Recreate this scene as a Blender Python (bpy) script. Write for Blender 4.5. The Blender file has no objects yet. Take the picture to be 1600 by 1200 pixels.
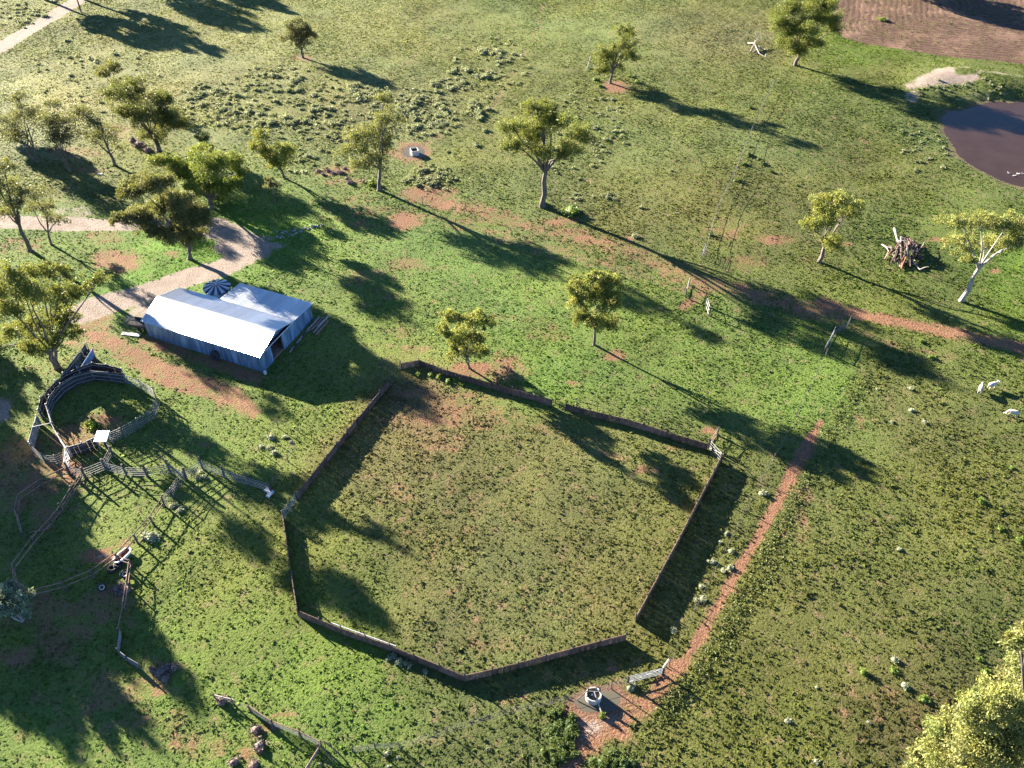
import bpy, math, random
import numpy as np
from mathutils import Vector, Matrix

R = math.radians
random.seed(7)
rng = np.random.default_rng(7)
scene = bpy.context.scene
col = scene.collection

# ------------------------------------------------------------------ camera, sky, sun
CAM_H, FOC, PITCH = 70.0, 1360.0, R(43.0)
cd = bpy.data.cameras.new('camera')
cam = bpy.data.objects.new('camera', cd)
col.objects.link(cam)
cam.location = (0, 0, CAM_H)
cam.rotation_euler = (R(90) - PITCH, 0, 0)
cd.sensor_width = 36.0
cd.lens = 36.0 * FOC / 1600.0
cd.clip_start = 0.5
cd.clip_end = 6000.0
scene.camera = cam

SUN_EL, SHADOW_AZ = R(16.0), R(-38.5)
world = bpy.data.worlds.new('World')
scene.world = world
world.use_nodes = True
wn = world.node_tree
bg = wn.nodes['Background']
sky = wn.nodes.new('ShaderNodeTexSky')
sky.sky_type = 'NISHITA'
sky.sun_disc = False
sky.sun_elevation = SUN_EL
sky.sun_rotation = R(-51.5)
sky.dust_density = 0.0
sky.air_density = 0.6
sky.ozone_density = 4.0
wn.links.new(sky.outputs[0], bg.inputs[0])
bg.inputs[1].default_value = 0.05

sd = bpy.data.lights.new('sun', 'SUN')
sd.energy = 5.0
sd.angle = R(0.5)
sd.color = (1.0, 0.89, 0.74)
sun = bpy.data.objects.new('sun', sd)
col.objects.link(sun)
sun.location = (-60, 200, 120)
sun.rotation_euler = Vector((math.cos(SHADOW_AZ) * math.cos(SUN_EL), math.sin(SHADOW_AZ) * math.cos(SUN_EL),
                             -math.sin(SUN_EL))).to_track_quat('-Z', 'Y').to_euler()
scene.view_settings.view_transform = 'Standard'
scene.view_settings.look = 'None'
scene.view_settings.gamma = 1.0
scene.view_settings.exposure = 3.0

# ------------------------------------------------------------------ survey: photo point -> point on the ground
SP, CP = math.sin(PITCH), math.cos(PITCH)


def ray(px, py):
    x, y = px - 800.0, py - 600.0
    return (x, FOC * CP - y * SP, -FOC * SP - y * CP)


def G(px, py, z=0.0):
    d = ray(px, py)
    k = (CAM_H - z) / -d[2]
    return (d[0] * k, d[1] * k)


def V(px, py, y):
    """point on the upright plane standing at depth y"""
    d = ray(px, py)
    k = y / d[1]
    return Vector((d[0] * k, y, CAM_H + d[2] * k))


def ppm(x, y, z=0.0):
    return FOC / (y * CP + (CAM_H - z) * SP)


def sstep(a, b, x):
    t = np.clip((x - a) / (b - a), 0, 1)
    return t * t * (3 - 2 * t)


def seg_dist(X, Y, pts, closed=False):
    pts = list(pts) + ([pts[0]] if closed else [])
    D = np.full(np.shape(X), 1e9)
    for (ax, ay), (bx, by) in zip(pts[:-1], pts[1:]):
        ux, uy = bx - ax, by - ay
        L2 = ux * ux + uy * uy + 1e-9
        t = np.clip(((X - ax) * ux + (Y - ay) * uy) / L2, 0, 1)
        D = np.minimum(D, np.hypot(X - ax - t * ux, Y - ay - t * uy))
    return D


def inside(X, Y, pts):
    c = np.zeros(np.shape(X), bool)
    n = len(pts)
    for i in range(n):
        (ax, ay), (bx, by) = pts[i], pts[(i + 1) % n]
        if ay == by:
            continue
        k = ((ay > Y) != (by > Y)) & (X < (bx - ax) * (Y - ay) / (by - ay) + ax)
        c ^= k
    return c


def sdf(X, Y, pts):
    return np.where(inside(X, Y, pts), -1, 1) * seg_dist(X, Y, pts, True)


_LAT = np.random.default_rng(99).random((257, 257)) * 2 - 1


def vnoise(x, y, f, sd):
    u, v = (x * f + sd * 17.31) % 256, (y * f + sd * 41.77) % 256
    i, j = np.floor(u).astype(int), np.floor(v).astype(int)
    a, b = u - i, v - j
    a, b = a * a * (3 - 2 * a), b * b * (3 - 2 * b)
    i, j = i % 256, j % 256
    return (_LAT[i, j] * (1 - a) + _LAT[i + 1, j] * a) * (1 - b) + (_LAT[i, j + 1] * (1 - a) + _LAT[i + 1, j + 1] * a) * b


def wob(x, y, s, ph):
    """soft irregular noise, about -1..1, features about 3/s metres wide"""
    x, y = np.asarray(x, float), np.asarray(y, float)
    f = s / math.pi
    c_, s_ = .8, .6
    r, amp = 0.0, 1.0
    for o in range(4):
        r = r + amp * vnoise(x, y, f, ph + o * 3.7)
        x, y = c_ * x - s_ * y, s_ * x + c_ * y
        f *= 2.07; amp *= .55
    return r * .75


def gp(l):
    return [G(*p) for p in l]


POND = gp([(1466, 186), (1482, 214), (1500, 240), (1530, 262), (1560, 278), (1600, 292), (1660, 300), (1760, 290), (1800, 240),
           (1760, 190), (1680, 166), (1600, 158), (1560, 156), (1530, 163), (1500, 170), (1476, 173)])
PUDDLE = gp([(890, 1100), (902, 1088), (915, 1082), (938, 1078), (957, 1076), (970, 1080), (970, 1097), (960, 1110), (944, 1116),
             (925, 1115), (906, 1110)])
FARPUD = gp([(628, 238), (633, 230), (645, 227), (658, 228), (665, 235), (664, 242), (655, 247), (640, 247), (631, 243)])
WATER_Z, PUD_Z = -0.14, 0.0


def height(x, y):
    x = np.asarray(x, float); y = np.asarray(y, float)
    h = 0.10 * np.sin(x * .11 + 1.3) * np.sin(y * .09 + .4) + 0.05 * np.sin(x * .23 + y * .17) + .04 * np.sin(x * .41 - y * .37 + 2)
    d = sdf(x, y, POND) + wob(x, y, .8, 3.3) * .8
    h = h * sstep(0, 12, np.abs(d) + (d > 0) * 0) * 1.0 - 1.3 * sstep(0.0, 5, -d) - 0.14 * sstep(2.5, -.5, d)
    for (px, py, r, a) in ((1450, 128, 5, .9), (1500, 122, 6, 1.1), (1550, 132, 6, .8), (1590, 140, 6, .7)):
        gx, gy = G(px, py)
        h = h + a * np.exp(-((x - gx) ** 2 + (y - gy) ** 2) / (r * r)) * sstep(0, 3, d)
    for P in (PUDDLE, FARPUD):
        dp = sdf(x, y, P)
        h = h * sstep(0.5, 4, dp) - 0.09 * sstep(.25, -.5, dp)
    return h


GZ = None                       # filled with the ground's own heights once it is built


def hz(x, y):
    if GZ is None or not (X0 < x < X1 and Y0 < y < Y1):
        return float(height(x, y))
    u, v = (x - X0) / ST, (y - Y0) / ST
    i, j = min(int(u), nx - 2), min(int(v), ny - 2)
    a, b = u - i, v - j
    q = j * nx + i
    return float((GZ[q] * (1 - a) + GZ[q + 1] * a) * (1 - b) + (GZ[q + nx] * (1 - a) + GZ[q + nx + 1] * a) * b)


def P3(px, py, dz=0.0):
    x, y = G(px, py)
    return Vector((x, y, hz(x, y) + dz))


# ------------------------------------------------------------------ tagging
def tag(o, label=None, cat=None, group=None, kind=None):
    if label: o['label'] = label
    if cat: o['category'] = cat
    if group: o['group'] = group
    if kind: o['kind'] = kind
    return o


def thing(name, label, cat, loc, rz=0.0, group=None):
    o = bpy.data.objects.new(name, None)
    o.empty_display_size = 0.3
    o.location = loc
    o.rotation_euler = (0, 0, rz)
    col.objects.link(o)
    return tag(o, label, cat, group)


class MB:
    def __init__(s):
        s.v, s.f = [], []

    def add(s, vs, fs):
        b = len(s.v)
        s.v += [tuple(p) for p in vs]
        s.f += [tuple(i + b for i in q) for q in fs]
        return s

    def box(s, c, size, rot=None):
        hx, hy, hz_ = size[0] / 2, size[1] / 2, size[2] / 2
        vs = [Vector((x, y, z)) for z in (-hz_, hz_) for y in (-hy, hy) for x in (-hx, hx)]
        if rot is not None:
            vs = [rot @ p for p in vs]
        c = Vector(c)
        return s.add([p + c for p in vs], [(0, 2, 3, 1), (4, 5, 7, 6), (0, 1, 5, 4), (2, 6, 7, 3), (0, 4, 6, 2), (1, 3, 7, 5)])

    def tube(s, pts, rad, n=6, cap=True, jit=0.0):
        pts = [Vector(p) for p in pts]
        if not hasattr(rad, '__len__'):
            rad = [rad] * len(pts)
        vs, fs = [], []
        ref = None
        for i, p in enumerate(pts):
            t = (pts[min(i + 1, len(pts) - 1)] - pts[max(i - 1, 0)])
            t = t.normalized() if t.length > 1e-9 else Vector((0, 0, 1))
            if ref is None:
                ref = t.orthogonal().normalized()
            ref = (ref - t * ref.dot(t))
            ref = ref.normalized() if ref.length > 1e-6 else t.orthogonal().normalized()
            b = t.cross(ref)
            for k in range(n):
                a = 2 * math.pi * k / n
                r = rad[i] * (1 + random.uniform(-jit, jit))
                vs.append(p + ref * math.cos(a) * r + b * math.sin(a) * r)
        for i in range(len(pts) - 1):
            for k in range(n):
                k2 = (k + 1) % n
                fs.append((i * n + k, i * n + k2, (i + 1) * n + k2, (i + 1) * n + k))
        if cap:
            fs.append(tuple(range(n - 1, -1, -1)))
            fs.append(tuple((len(pts) - 1) * n + k for k in range(n)))
        return s.add(vs, fs)

    def mesh(s, name, m, org=(0, 0, 0), smooth=False):
        me = bpy.data.meshes.new(name)
        o = Vector(org)
        me.from_pydata([tuple(Vector(p) - o) for p in s.v], [], s.f)
        me.materials.append(m)
        if smooth:
            me.polygons.foreach_set('use_smooth', [True] * len(me.polygons))
        me.update()
        return me

    def build(s, name, m, parent=None, org=None, loc=None, smooth=False):
        if org is None:
            org = parent.location if parent is not None else (0, 0, 0)
        me = s.mesh(name, m, org, smooth)
        o = bpy.data.objects.new(name, me)
        col.objects.link(o)
        if parent is not None:
            o.parent = parent
        if loc is not None:
            o.location = loc
        elif parent is None:
            o.location = org
        return o


def inst(name, me, parent, loc=(0, 0, 0), rot=(0, 0, 0), scale=(1, 1, 1)):
    o = bpy.data.objects.new(name, me)
    o.location, o.rotation_euler, o.scale = loc, rot, scale
    if parent is not None:
        o.parent = parent
    col.objects.link(o)
    return o


# ------------------------------------------------------------------ materials
class NT:
    def __init__(s, name):
        s.m = bpy.data.materials.new(name)
        s.m.use_nodes = True
        s.t = s.m.node_tree
        s.b = s.t.nodes['Principled BSDF']

    def n(s, typ, **kw):
        x = s.t.nodes.new(typ)
        for k, v in kw.items():
            setattr(x, k, v)
        return x

    def put(s, sock, v):
        if hasattr(v, 'links') or hasattr(v, 'is_linked'):
            s.t.links.new(v, sock)
        else:
            if hasattr(sock.default_value, '__len__') and hasattr(v, '__len__') and len(v) == 3 and len(sock.default_value) == 4:
                v = (*v, 1)
            sock.default_value = v

    def math(s, op, a, b=0.0, c=0.0, clamp=False):
        x = s.n('ShaderNodeMath', operation=op, use_clamp=clamp)
        s.put(x.inputs[0], a); s.put(x.inputs[1], b); s.put(x.inputs[2], c)
        return x.outputs[0]

    def noise(s, vec, scale, detail=3.0, rough=.55):
        x = s.n('ShaderNodeTexNoise')
        s.put(x.inputs['Vector'], vec)
        x.inputs['Scale'].default_value = scale
        x.inputs['Detail'].default_value = detail
        x.inputs['Roughness'].default_value = rough
        return x.outputs['Fac']

    def mix(s, f, a, b, mode='MIX'):
        x = s.n('ShaderNodeMix', data_type='RGBA', blend_type=mode)
        s.put(x.inputs['Factor'], f); s.put(x.inputs['A'], a); s.put(x.inputs['B'], b)
        return x.outputs['Result']

    def smooth(s, x, a, b):
        r = s.n('ShaderNodeMapRange', interpolation_type='SMOOTHSTEP')
        s.put(r.inputs['Value'], x)
        r.inputs['From Min'].default_value = a
        r.inputs['From Max'].default_value = b
        return r.outputs['Result']

    def bump(s, hgt, strength, dist):
        x = s.n('ShaderNodeBump')
        x.inputs['Strength'].default_value = strength
        x.inputs['Distance'].default_value = dist
        s.put(x.inputs['Height'], hgt)
        return x.outputs['Normal']

    def pos(s):
        return s.n('ShaderNodeNewGeometry').outputs['Position']


def plain(name, c1, c2, scale=3.0, rough=.8, metal=0.0, bump=.3, stretch=(1, 1, 1), rnd=.15):
    k = NT(name)
    tc = k.n('ShaderNodeTexCoord')
    mp = k.n('ShaderNodeMapping')
    mp.inputs['Scale'].default_value = stretch
    k.put(mp.inputs['Vector'], tc.outputs['Object'])
    nz = k.noise(mp.outputs[0], scale, 5)
    f = k.smooth(nz, .35, .68)
    c = k.mix(f, c1, c2)
    oi = k.n('ShaderNodeObjectInfo')
    hv = k.n('ShaderNodeHueSaturation')
    k.put(hv.inputs['Color'], c)
    k.put(hv.inputs['Value'], k.math('ADD', k.math('MULTIPLY', oi.outputs['Random'], 2 * rnd), 1 - rnd))
    k.put(k.b.inputs['Base Color'], hv.outputs[0])
    k.b.inputs['Roughness'].default_value = rough
    k.b.inputs['Metallic'].default_value = metal
    if bump:
        k.put(k.b.inputs['Normal'], k.bump(k.noise(mp.outputs[0], scale * 4, 3), bump, .02))
    return k.m


def leafmat(name, trans=.4, rough=.55):
    k = NT(name)
    at = k.n('ShaderNodeAttribute', attribute_name='col')
    c = at.outputs['Color']
    k.put(k.b.inputs['Base Color'], c)
    k.b.inputs['Roughness'].default_value = rough
    k.b.inputs['Specular IOR Level'].default_value = .25
    tr = k.n('ShaderNodeBsdfTranslucent')
    k.put(tr.inputs['Color'], k.mix(.5, c, (.24, .25, .04), 'MIX') if name == 'leaf' else c)
    mx = k.n('ShaderNodeMixShader')
    mx.inputs[0].default_value = trans
    k.t.links.new(k.b.outputs[0], mx.inputs[1])
    k.t.links.new(tr.outputs[0], mx.inputs[2])
    k.t.links.new(mx.outputs[0], k.t.nodes['Material Output'].inputs['Surface'])
    return k.m


M = {}
M['leaf'] = leafmat('leaf', .38)
M['shrub'] = leafmat('shrub_leaf', .12, .8)
M['grass'] = leafmat('grass_blade', .5, .8)
M['bark'] = plain('bark', (.075, .058, .048), (.16, .13, .105), 5, .9, 0, .8, (1, 1, .25))
M['palebark'] = plain('pale_bark', (.20, .175, .15), (.32, .29, .26), 4, .85, 0, .6, (1, 1, .3))
M['deadwood'] = plain('dead_wood', (.24, .195, .17), (.37, .325, .30), 6, .9, 0, .6)
M['darkwood'] = plain('dark_wood', (.045, .030, .026), (.12, .085, .07), 5, .95, 0, .6)
M['post'] = plain('post_wood', (.045, .036, .032), (.11, .09, .075), 6, .9, 0, .6, (1, 1, .3))
M['rail'] = plain('weathered_rail', (.15, .085, .06), (.28, .175, .13), 4, .9, 0, .4)
M['midsteel'] = plain('weathered_pipe', (.15, .15, .15), (.25, .245, .24), 6, .6, .4, .15)
M['steel'] = plain('dull_steel', (.085, .085, .085), (.16, .155, .15), 6, .6, .4, .15)
M['galv'] = plain('galvanised_pipe', (.20, .20, .20), (.33, .33, .33), 6, .6, .4, .15)
M['white'] = plain('white_steel', (.50, .51, .52), (.62, .62, .62), 5, .6, .1, .1)
M['roof'] = plain('galvanised_roof', (.44, .47, .50), (.56, .58, .60), .6, .36, .72, .10, (1.4, .2, 1), .10)
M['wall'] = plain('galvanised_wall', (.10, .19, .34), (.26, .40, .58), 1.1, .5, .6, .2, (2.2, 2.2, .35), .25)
M['rust'] = plain('rusty_paling', (.075, .045, .035), (.15, .092, .072), 2.5, .85, .1, .4, (1, 1, .4), .4)
M['grime'] = plain('dark_sheet', (.030, .028, .030), (.075, .066, .062), 2.5, .8, .2, .3)
M['greysheet'] = plain('pale_sheet', (.24, .235, .24), (.34, .335, .34), 2.0, .6, .4, .2)
M['bluesheet'] = plain('blue_sheet', (.10, .20, .40), (.16, .29, .50), 2.5, .6, .2, .2)
M['shadedlid'] = plain('shaded_lid_facet', (.035, .05, .09), (.07, .09, .14), 3, .5, .3, .1)  # shade on the tank lid's folded ribs, put into the colour
M['rubber'] = plain('tyre_rubber', (.015, .015, .016), (.035, .033, .032), 8, .85, 0, .5)
M['concrete'] = plain('concrete', (.36, .34, .31), (.52, .50, .46), 5, .9, 0, .4)
M['netting'] = plain('wire_netting', (.14, .14, .13), (.24, .24, .23), 4, .7, .3, .1)
M['wire'] = plain('fence_wire', (.16, .15, .14), (.26, .25, .24), 4, .7, .3, 0)
M['enamel'] = plain('white_enamel', (.70, .68, .66), (.80, .79, .78), 5, .4, 0, .05)
M['ironrust'] = plain('red_rust', (.16, .06, .04), (.26, .11, .07), 6, .9, 0, .4)
M['wool'] = plain('sheep_wool', (.34, .30, .25), (.46, .42, .36), 6, .95, 0, .8)
M['feather'] = plain('duck_feather', (.40, .38, .35), (.52, .50, .47), 9, .8, 0, .3)
M['soil'] = plain('shed_floor_earth', (.16, .10, .08), (.24, .16, .13), 2, .95, 0, .4)
M['stone'] = plain('grey_stone', (.20, .19, .18), (.32, .30, .29), 4, .9, 0, .5)


def watermat(name, c, rough):
    k = NT(name)
    p = k.pos()
    k.put(k.b.inputs['Base Color'], k.mix(k.smooth(k.noise(p, .25, 4), .3, .7), c, tuple(x * .8 for x in c)))
    k.b.inputs['Roughness'].default_value = rough
    k.b.inputs['IOR'].default_value = 1.33
    k.b.inputs['Specular IOR Level'].default_value = .28
    k.put(k.b.inputs['Normal'], k.bump(k.noise(p, 2.2, 3), .05, .02))
    return k.m


M['pond'] = watermat('muddy_water', (.044, .026, .018), .2)
M['puddle'] = watermat('puddle_water', (.105, .097, .072), .08)

# ground -------------------------------------------------------------------
k = NT('ground_earth_and_grass')
p = k.pos()
base = k.n('ShaderNodeAttribute', attribute_name='base').outputs['Color']
mk = k.n('ShaderNodeAttribute', attribute_name='mask')
sp = k.n('ShaderNodeSeparateColor')
k.put(sp.inputs[0], mk.outputs['Color'])
dirt, sand, plough = sp.outputs[0], sp.outputs[1], sp.outputs[2]
wet = mk.outputs['Alpha']
fur = k.n('ShaderNodeAttribute', attribute_name='furrow').outputs['Fac']
n_big = k.noise(p, .12, 4)
n_mid = k.noise(p, .7, 4)
n_fin = k.noise(p, 4.5, 4, .65)
n_tiny = k.noise(p, 16, 2)
grass_c = k.mix(k.smooth(n_fin, .32, .68), k.mix(.45, base, (.055, .046, .026)), k.mix(.15, base, (.10, .09, .045)))
bare = k.smooth(k.math('ADD', k.math('MULTIPLY', n_mid, .7), k.math('MULTIPLY', n_fin, .35)), .54, .74)
soil_c = k.mix(k.smooth(n_mid, .3, .7), (.155, .088, .062), (.225, .135, .095))
grass_c = k.mix(k.math('MULTIPLY', bare, .55), grass_c, soil_c)
n_m2 = k.noise(p, .33, 5, .6)
jit = k.math('ADD', k.math('ADD', k.math('MULTIPLY', k.math('SUBTRACT', n_fin, .5), 1.1), k.math('MULTIPLY', k.math('SUBTRACT', n_mid, .5), 1.3)), k.math('MULTIPLY', k.math('SUBTRACT', n_m2, .5), 1.0))
dirt_c = k.mix(k.smooth(n_fin, .3, .7), (.135, .067, .038), (.230, .122, .074))
sand_c = k.mix(k.smooth(k.math('ADD', k.math('MULTIPLY', n_fin, .5), k.math('MULTIPLY', n_mid, .5)), .35, .65), (.20, .158, .124), (.28, .228, .186))
c = k.mix(k.smooth(k.math('ADD', dirt, jit), .22, 1.0), grass_c, dirt_c)
c = k.mix(k.smooth(k.math('ADD', sand, k.math('MULTIPLY', jit, .5)), .28, .72), c, sand_c)
furw = k.math('SINE', k.math('ADD', k.math('MULTIPLY', fur, 5.0), k.math('ADD', k.math('MULTIPLY', n_big, 14.0), k.math('MULTIPLY', n_mid, 5.0))))
pl_c = k.mix(k.smooth(k.math('ADD', furw, k.math('MULTIPLY', k.math('SUBTRACT', n_fin, .5), 4.0)), -1.8, 2.0), (.078, .045, .032), (.098, .058, .040))
pl_c = k.mix(k.smooth(k.math('ADD', n_big, k.math('MULTIPLY', n_mid, .3)), .62, .78), pl_c, (.155, .092, .066))
pl_c = k.mix(k.math('MULTIPLY', k.smooth(n_mid, .5, .75), .5), pl_c, (.13, .12, .05))
c = k.mix(k.smooth(k.math('ADD', plough, k.math('MULTIPLY', jit, .3)), .42, .58), c, pl_c)
c = k.mix(k.math('MULTIPLY', wet, .65), c, (.10, .065, .05))
k.put(k.b.inputs['Base Color'], c)
k.b.inputs['Roughness'].default_value = .95
k.b.inputs['Specular IOR Level'].default_value = .15
hgt = k.math('ADD', k.math('ADD', k.math('MULTIPLY', n_fin, .8), k.math('MULTIPLY', n_tiny, .25)),
             k.math('MULTIPLY', k.math('MULTIPLY', furw, plough), .12))
k.put(k.b.inputs['Normal'], k.bump(hgt, .8, .30))
M['ground'] = k.m

# ------------------------------------------------------------------ ground masks
X0, X1, Y0, Y1, ST = -159.0, 159.0, 8.0, 248.0, 0.6
nx, ny = int((X1 - X0) / ST) + 1, int((Y1 - Y0) / ST) + 1
gx, gy = np.meshgrid(np.linspace(X0, X1, nx), np.linspace(Y0, Y1, ny))
gx, gy = gx.ravel(), gy.ravel()


def m_line(pts, w, s, soft=1.0):
    d = seg_dist(gx, gy, gp(pts)) + wob(gx, gy, .5, w) * .35
    return s * sstep(w / 2 + soft / 2, w / 2 - soft / 2, d)


def m_ell(cx, cy, rx, ry, s, soft=1.1):
    c0 = np.array(G(cx, cy))
    e1 = (np.array(G(cx + rx, cy)) - np.array(G(cx - rx, cy))) / 2
    e2 = (np.array(G(cx, cy - ry)) - np.array(G(cx, cy + ry))) / 2
    A = np.linalg.inv(np.array([e1, e2]).T)
    qx, qy = gx - c0[0], gy - c0[1]
    a, b = A[0, 0] * qx + A[0, 1] * qy, A[1, 0] * qx + A[1, 1] * qy
    r = np.hypot(a, b) + wob(gx, gy, .35, cx * .01) * .42 + wob(gx, gy, .9, cx * .02) * .2
    return s * sstep(1 + soft / 2, 1 - soft / 2, r)


def m_poly(pts, s, soft=1.5):
    return s * sstep(soft / 2, -soft / 2, sdf(gx, gy, gp(pts)) + wob(gx, gy, .45, 1.7) * .5)


def mx(l):
    r = np.zeros_like(gx)
    for a in l:
        r = np.maximum(r, a)
    return r


TRACK = [(1285, 472), (1340, 490), (1400, 503), (1450, 513), (1500, 524), (1550, 534), (1640, 552)]
PATH = [(1282, 660), (1262, 695), (1240, 735), (1215, 785), (1190, 830), (1165, 872), (1140, 912), (1112, 965), (1085, 1010), (1060, 1045)]
dirt = mx([
    m_line(TRACK, 2.6, .95, 1.6), m_line([(1290, 495), (1400, 540), (1500, 560)], 1.0, .5),
    m_line(PATH, 1.1, 1.15, .6), m_line([(1060, 1045), (1030, 1080), (1000, 1110)], 1.8, .9),
    m_poly([(878, 1112), (895, 1098), (905, 1080), (960, 1070), (985, 1082), (1010, 1085), (1045, 1062), (1035, 1080), (1012, 1100),
            (985, 1130), (988, 1160), (958, 1158), (925, 1180), (890, 1205), (895, 1170), (905, 1150)], 1.0),
    m_line([(905, 1160), (880, 1230)], 2.0, .9),
    m_ell(648, 237, 30, 16, 1.0), m_line([(665, 225), (690, 210)], 1.0, .8), m_line([(630, 240), (600, 236)], 1.5, .7),
    m_line([(650, 248), (655, 262), (690, 295), (720, 320)], .8, .7), m_line([(636, 225), (635, 205)], .5, .6),
    m_ell(660, 302, 42, 14, .8), m_ell(690, 318, 30, 10, .9), m_ell(520, 268, 30, 8, .6), m_ell(545, 285, 40, 7, .6),
    m_line([(690, 315), (800, 345), (900, 370), (1000, 400), (1090, 440)], 5.0, .62, 4.0),
    m_line([(1090, 440), (1170, 455), (1250, 478), (1300, 490)], 4.0, .72, 3.0),
    m_line([(850, 398), (960, 425), (1070, 456)], .6, .7, .4), m_ell(870, 345, 35, 9, .8), m_ell(915, 371, 22, 5, .9),
    m_ell(985, 373, 8, 4, .9), m_line([(1065, 480), (1090, 462), (1115, 440)], 2.0, .7),
    m_ell(632, 345, 26, 14, .9), m_ell(570, 350, 35, 10, .45), m_ell(625, 410, 34, 10, .6), m_ell(560, 432, 30, 12, .55),
    m_ell(606, 464, 9, 6, .85), m_ell(677, 471, 7, 4, .85), m_ell(690, 420, 25, 8, .45), m_ell(630, 520, 25, 22, .5), m_ell(655, 545, 32, 12, .65),
    m_poly([(120, 520), (170, 515), (200, 535), (225, 545), (300, 575), (370, 600), (410, 640), (395, 655), (330, 625), (270, 615), (215, 590), (180, 560)], .85),
    m_line([(230, 532), (330, 562), (405, 590)], 2.6, .8, 1.5), m_ell(150, 505, 40, 14, .8), m_ell(130, 535, 25, 14, .6),
    m_ell(700, 648, 95, 34, .56), m_ell(660, 615, 38, 12, .65), m_ell(700, 690, 60, 22, .50), m_ell(770, 625, 40, 16, .55),
    m_ell(740, 580, 60, 14, .85), m_ell(790, 575, 30, 22, .75), m_ell(800, 615, 30, 12, .65), m_ell(845, 520, 45, 16, .45), m_ell(820, 500, 60, 10, .4),
    m_ell(960, 555, 16, 9, .8), m_ell(895, 600, 10, 5, .8), m_ell(915, 580, 20, 7, .4),
    m_line([(820, 660), (900, 690), (1020, 740)], 1.4, .5), m_ell(1015, 735, 30, 5, .6), m_ell(1050, 700, 25, 8, .5),
    m_ell(1110, 672, 11, 6, .9), m_ell(700, 800, 140, 70, .26), m_ell(800, 950, 160, 50, .24),
    m_ell(780, 1008, 60, 18, .35), m_ell(610, 780, 40, 18, .45), m_ell(640, 920, 30, 8, .4),
    m_ell(180, 405, 46, 24, .85), m_ell(165, 370, 30, 10, .6), m_ell(268, 398, 14, 6, .7), m_ell(25, 385, 40, 16, .5),
    m_ell(185, 205, 25, 12, .65), m_ell(130, 240, 50, 14, .55), m_ell(140, 265, 30, 6, .6), m_ell(475, 90, 18, 5, .7), m_ell(962, 135, 20, 11, .95),
    m_ell(120, 690, 40, 22, .75), m_ell(165, 660, 40, 18, .7), m_ell(100, 730, 34, 22, .8), m_ell(30, 720, 45, 50, .7), m_ell(20, 780, 40, 20, .65),
    m_ell(320, 695, 15, 6, .9), m_ell(66, 805, 18, 20, .8), m_ell(155, 868, 26, 12, .95, .4), m_ell(190, 850, 20, 8, .7), m_ell(130, 712, 20, 6, .7),
    m_ell(45, 950, 75, 34, .62), m_ell(150, 945, 60, 28, .6), m_ell(30, 1030, 45, 26, .72), m_ell(205, 975, 10, 6, .8), m_ell(100, 985, 40, 20, .6),
    m_ell(190, 1080, 60, 34, .57), m_ell(235, 1070, 40, 20, .6), m_ell(130, 1130, 40, 40, .42), m_ell(70, 1090, 30, 12, .5), m_ell(300, 1160, 60, 30, .55),
    m_ell(260, 1045, 30, 12, .7), m_ell(405, 1140, 34, 20, .75), m_ell(445, 1118, 14, 7, .85), m_ell(40, 1150, 30, 24, .42), m_ell(170, 1170, 14, 22, .5),
    m_ell(390, 1180, 24, 20, .7), m_ell(900, 1050, 24, 6, .7), m_ell(955, 1045, 14, 6, .8), m_ell(800, 1090, 40, 10, .5),
    m_ell(1130, 360, 40, 14, .45), m_ell(1160, 410, 30, 10, .55), m_ell(1210, 375, 30, 8, .75), m_ell(1140, 370, 25, 10, .6), m_ell(1555, 424, 10, 4, .9),
    m_ell(1460, 375, 20, 4, .8), m_ell(1320, 382, 20, 4, .6), m_ell(1340, 645, 10, 26, .5), m_ell(1250, 800, 16, 40, .55), m_ell(1225, 830, 12, 30, .6),
    m_ell(1345, 240, 60, 30, .2), m_ell(1400, 1120, 120, 60, .25), m_ell(1200, 60, 70, 30, .28), m_ell(1060, 150, 60, 20, .15), m_ell(860, 60, 40, 14, .3),
    m_line([(755, 52), (740, 75), (725, 97)], .4, .7, .4), m_line([(852, 0), (826, 70), (795, 125), (770, 170)], .5, .62, .5),
    m_line([(880, 0), (850, 30), (835, 60)], .45, .55, .4), m_line([(666, 68), (625, 110)], .4, .6, .4), m_line([(647, 0), (654, 42)], .35, .55, .3),
    m_line([(105, 1125), (92, 1165), (60, 1200)], .45, .6, .4), m_ell(1485, 0, 80, 36, .0),
    m_ell(60, 955, 110, 50, .62), m_ell(150, 1060, 90, 50, .5), m_ell(30, 730, 70, 60, .6), m_ell(250, 1130, 90, 50, .42), m_ell(100, 1010, 60, 40, .55), m_ell(560, 330, 60, 26, .4), m_ell(600, 440, 60, 40, .35), m_line([(600, 330), (700, 345), (850, 385), (1000, 425)], 3.5, .5, 3),
    m_ell(0, 635, 14, 14, .8), m_ell(0, 560, 40, 20, .4), m_ell(85, 575, 30, 20, .5), m_ell(330, 390, 10, 4, .5),
])
DRIVE = [(-120, 345), (0, 347), (60, 349), (120, 350), (190, 350), (260, 350), (330, 358), (378, 378)]
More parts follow.
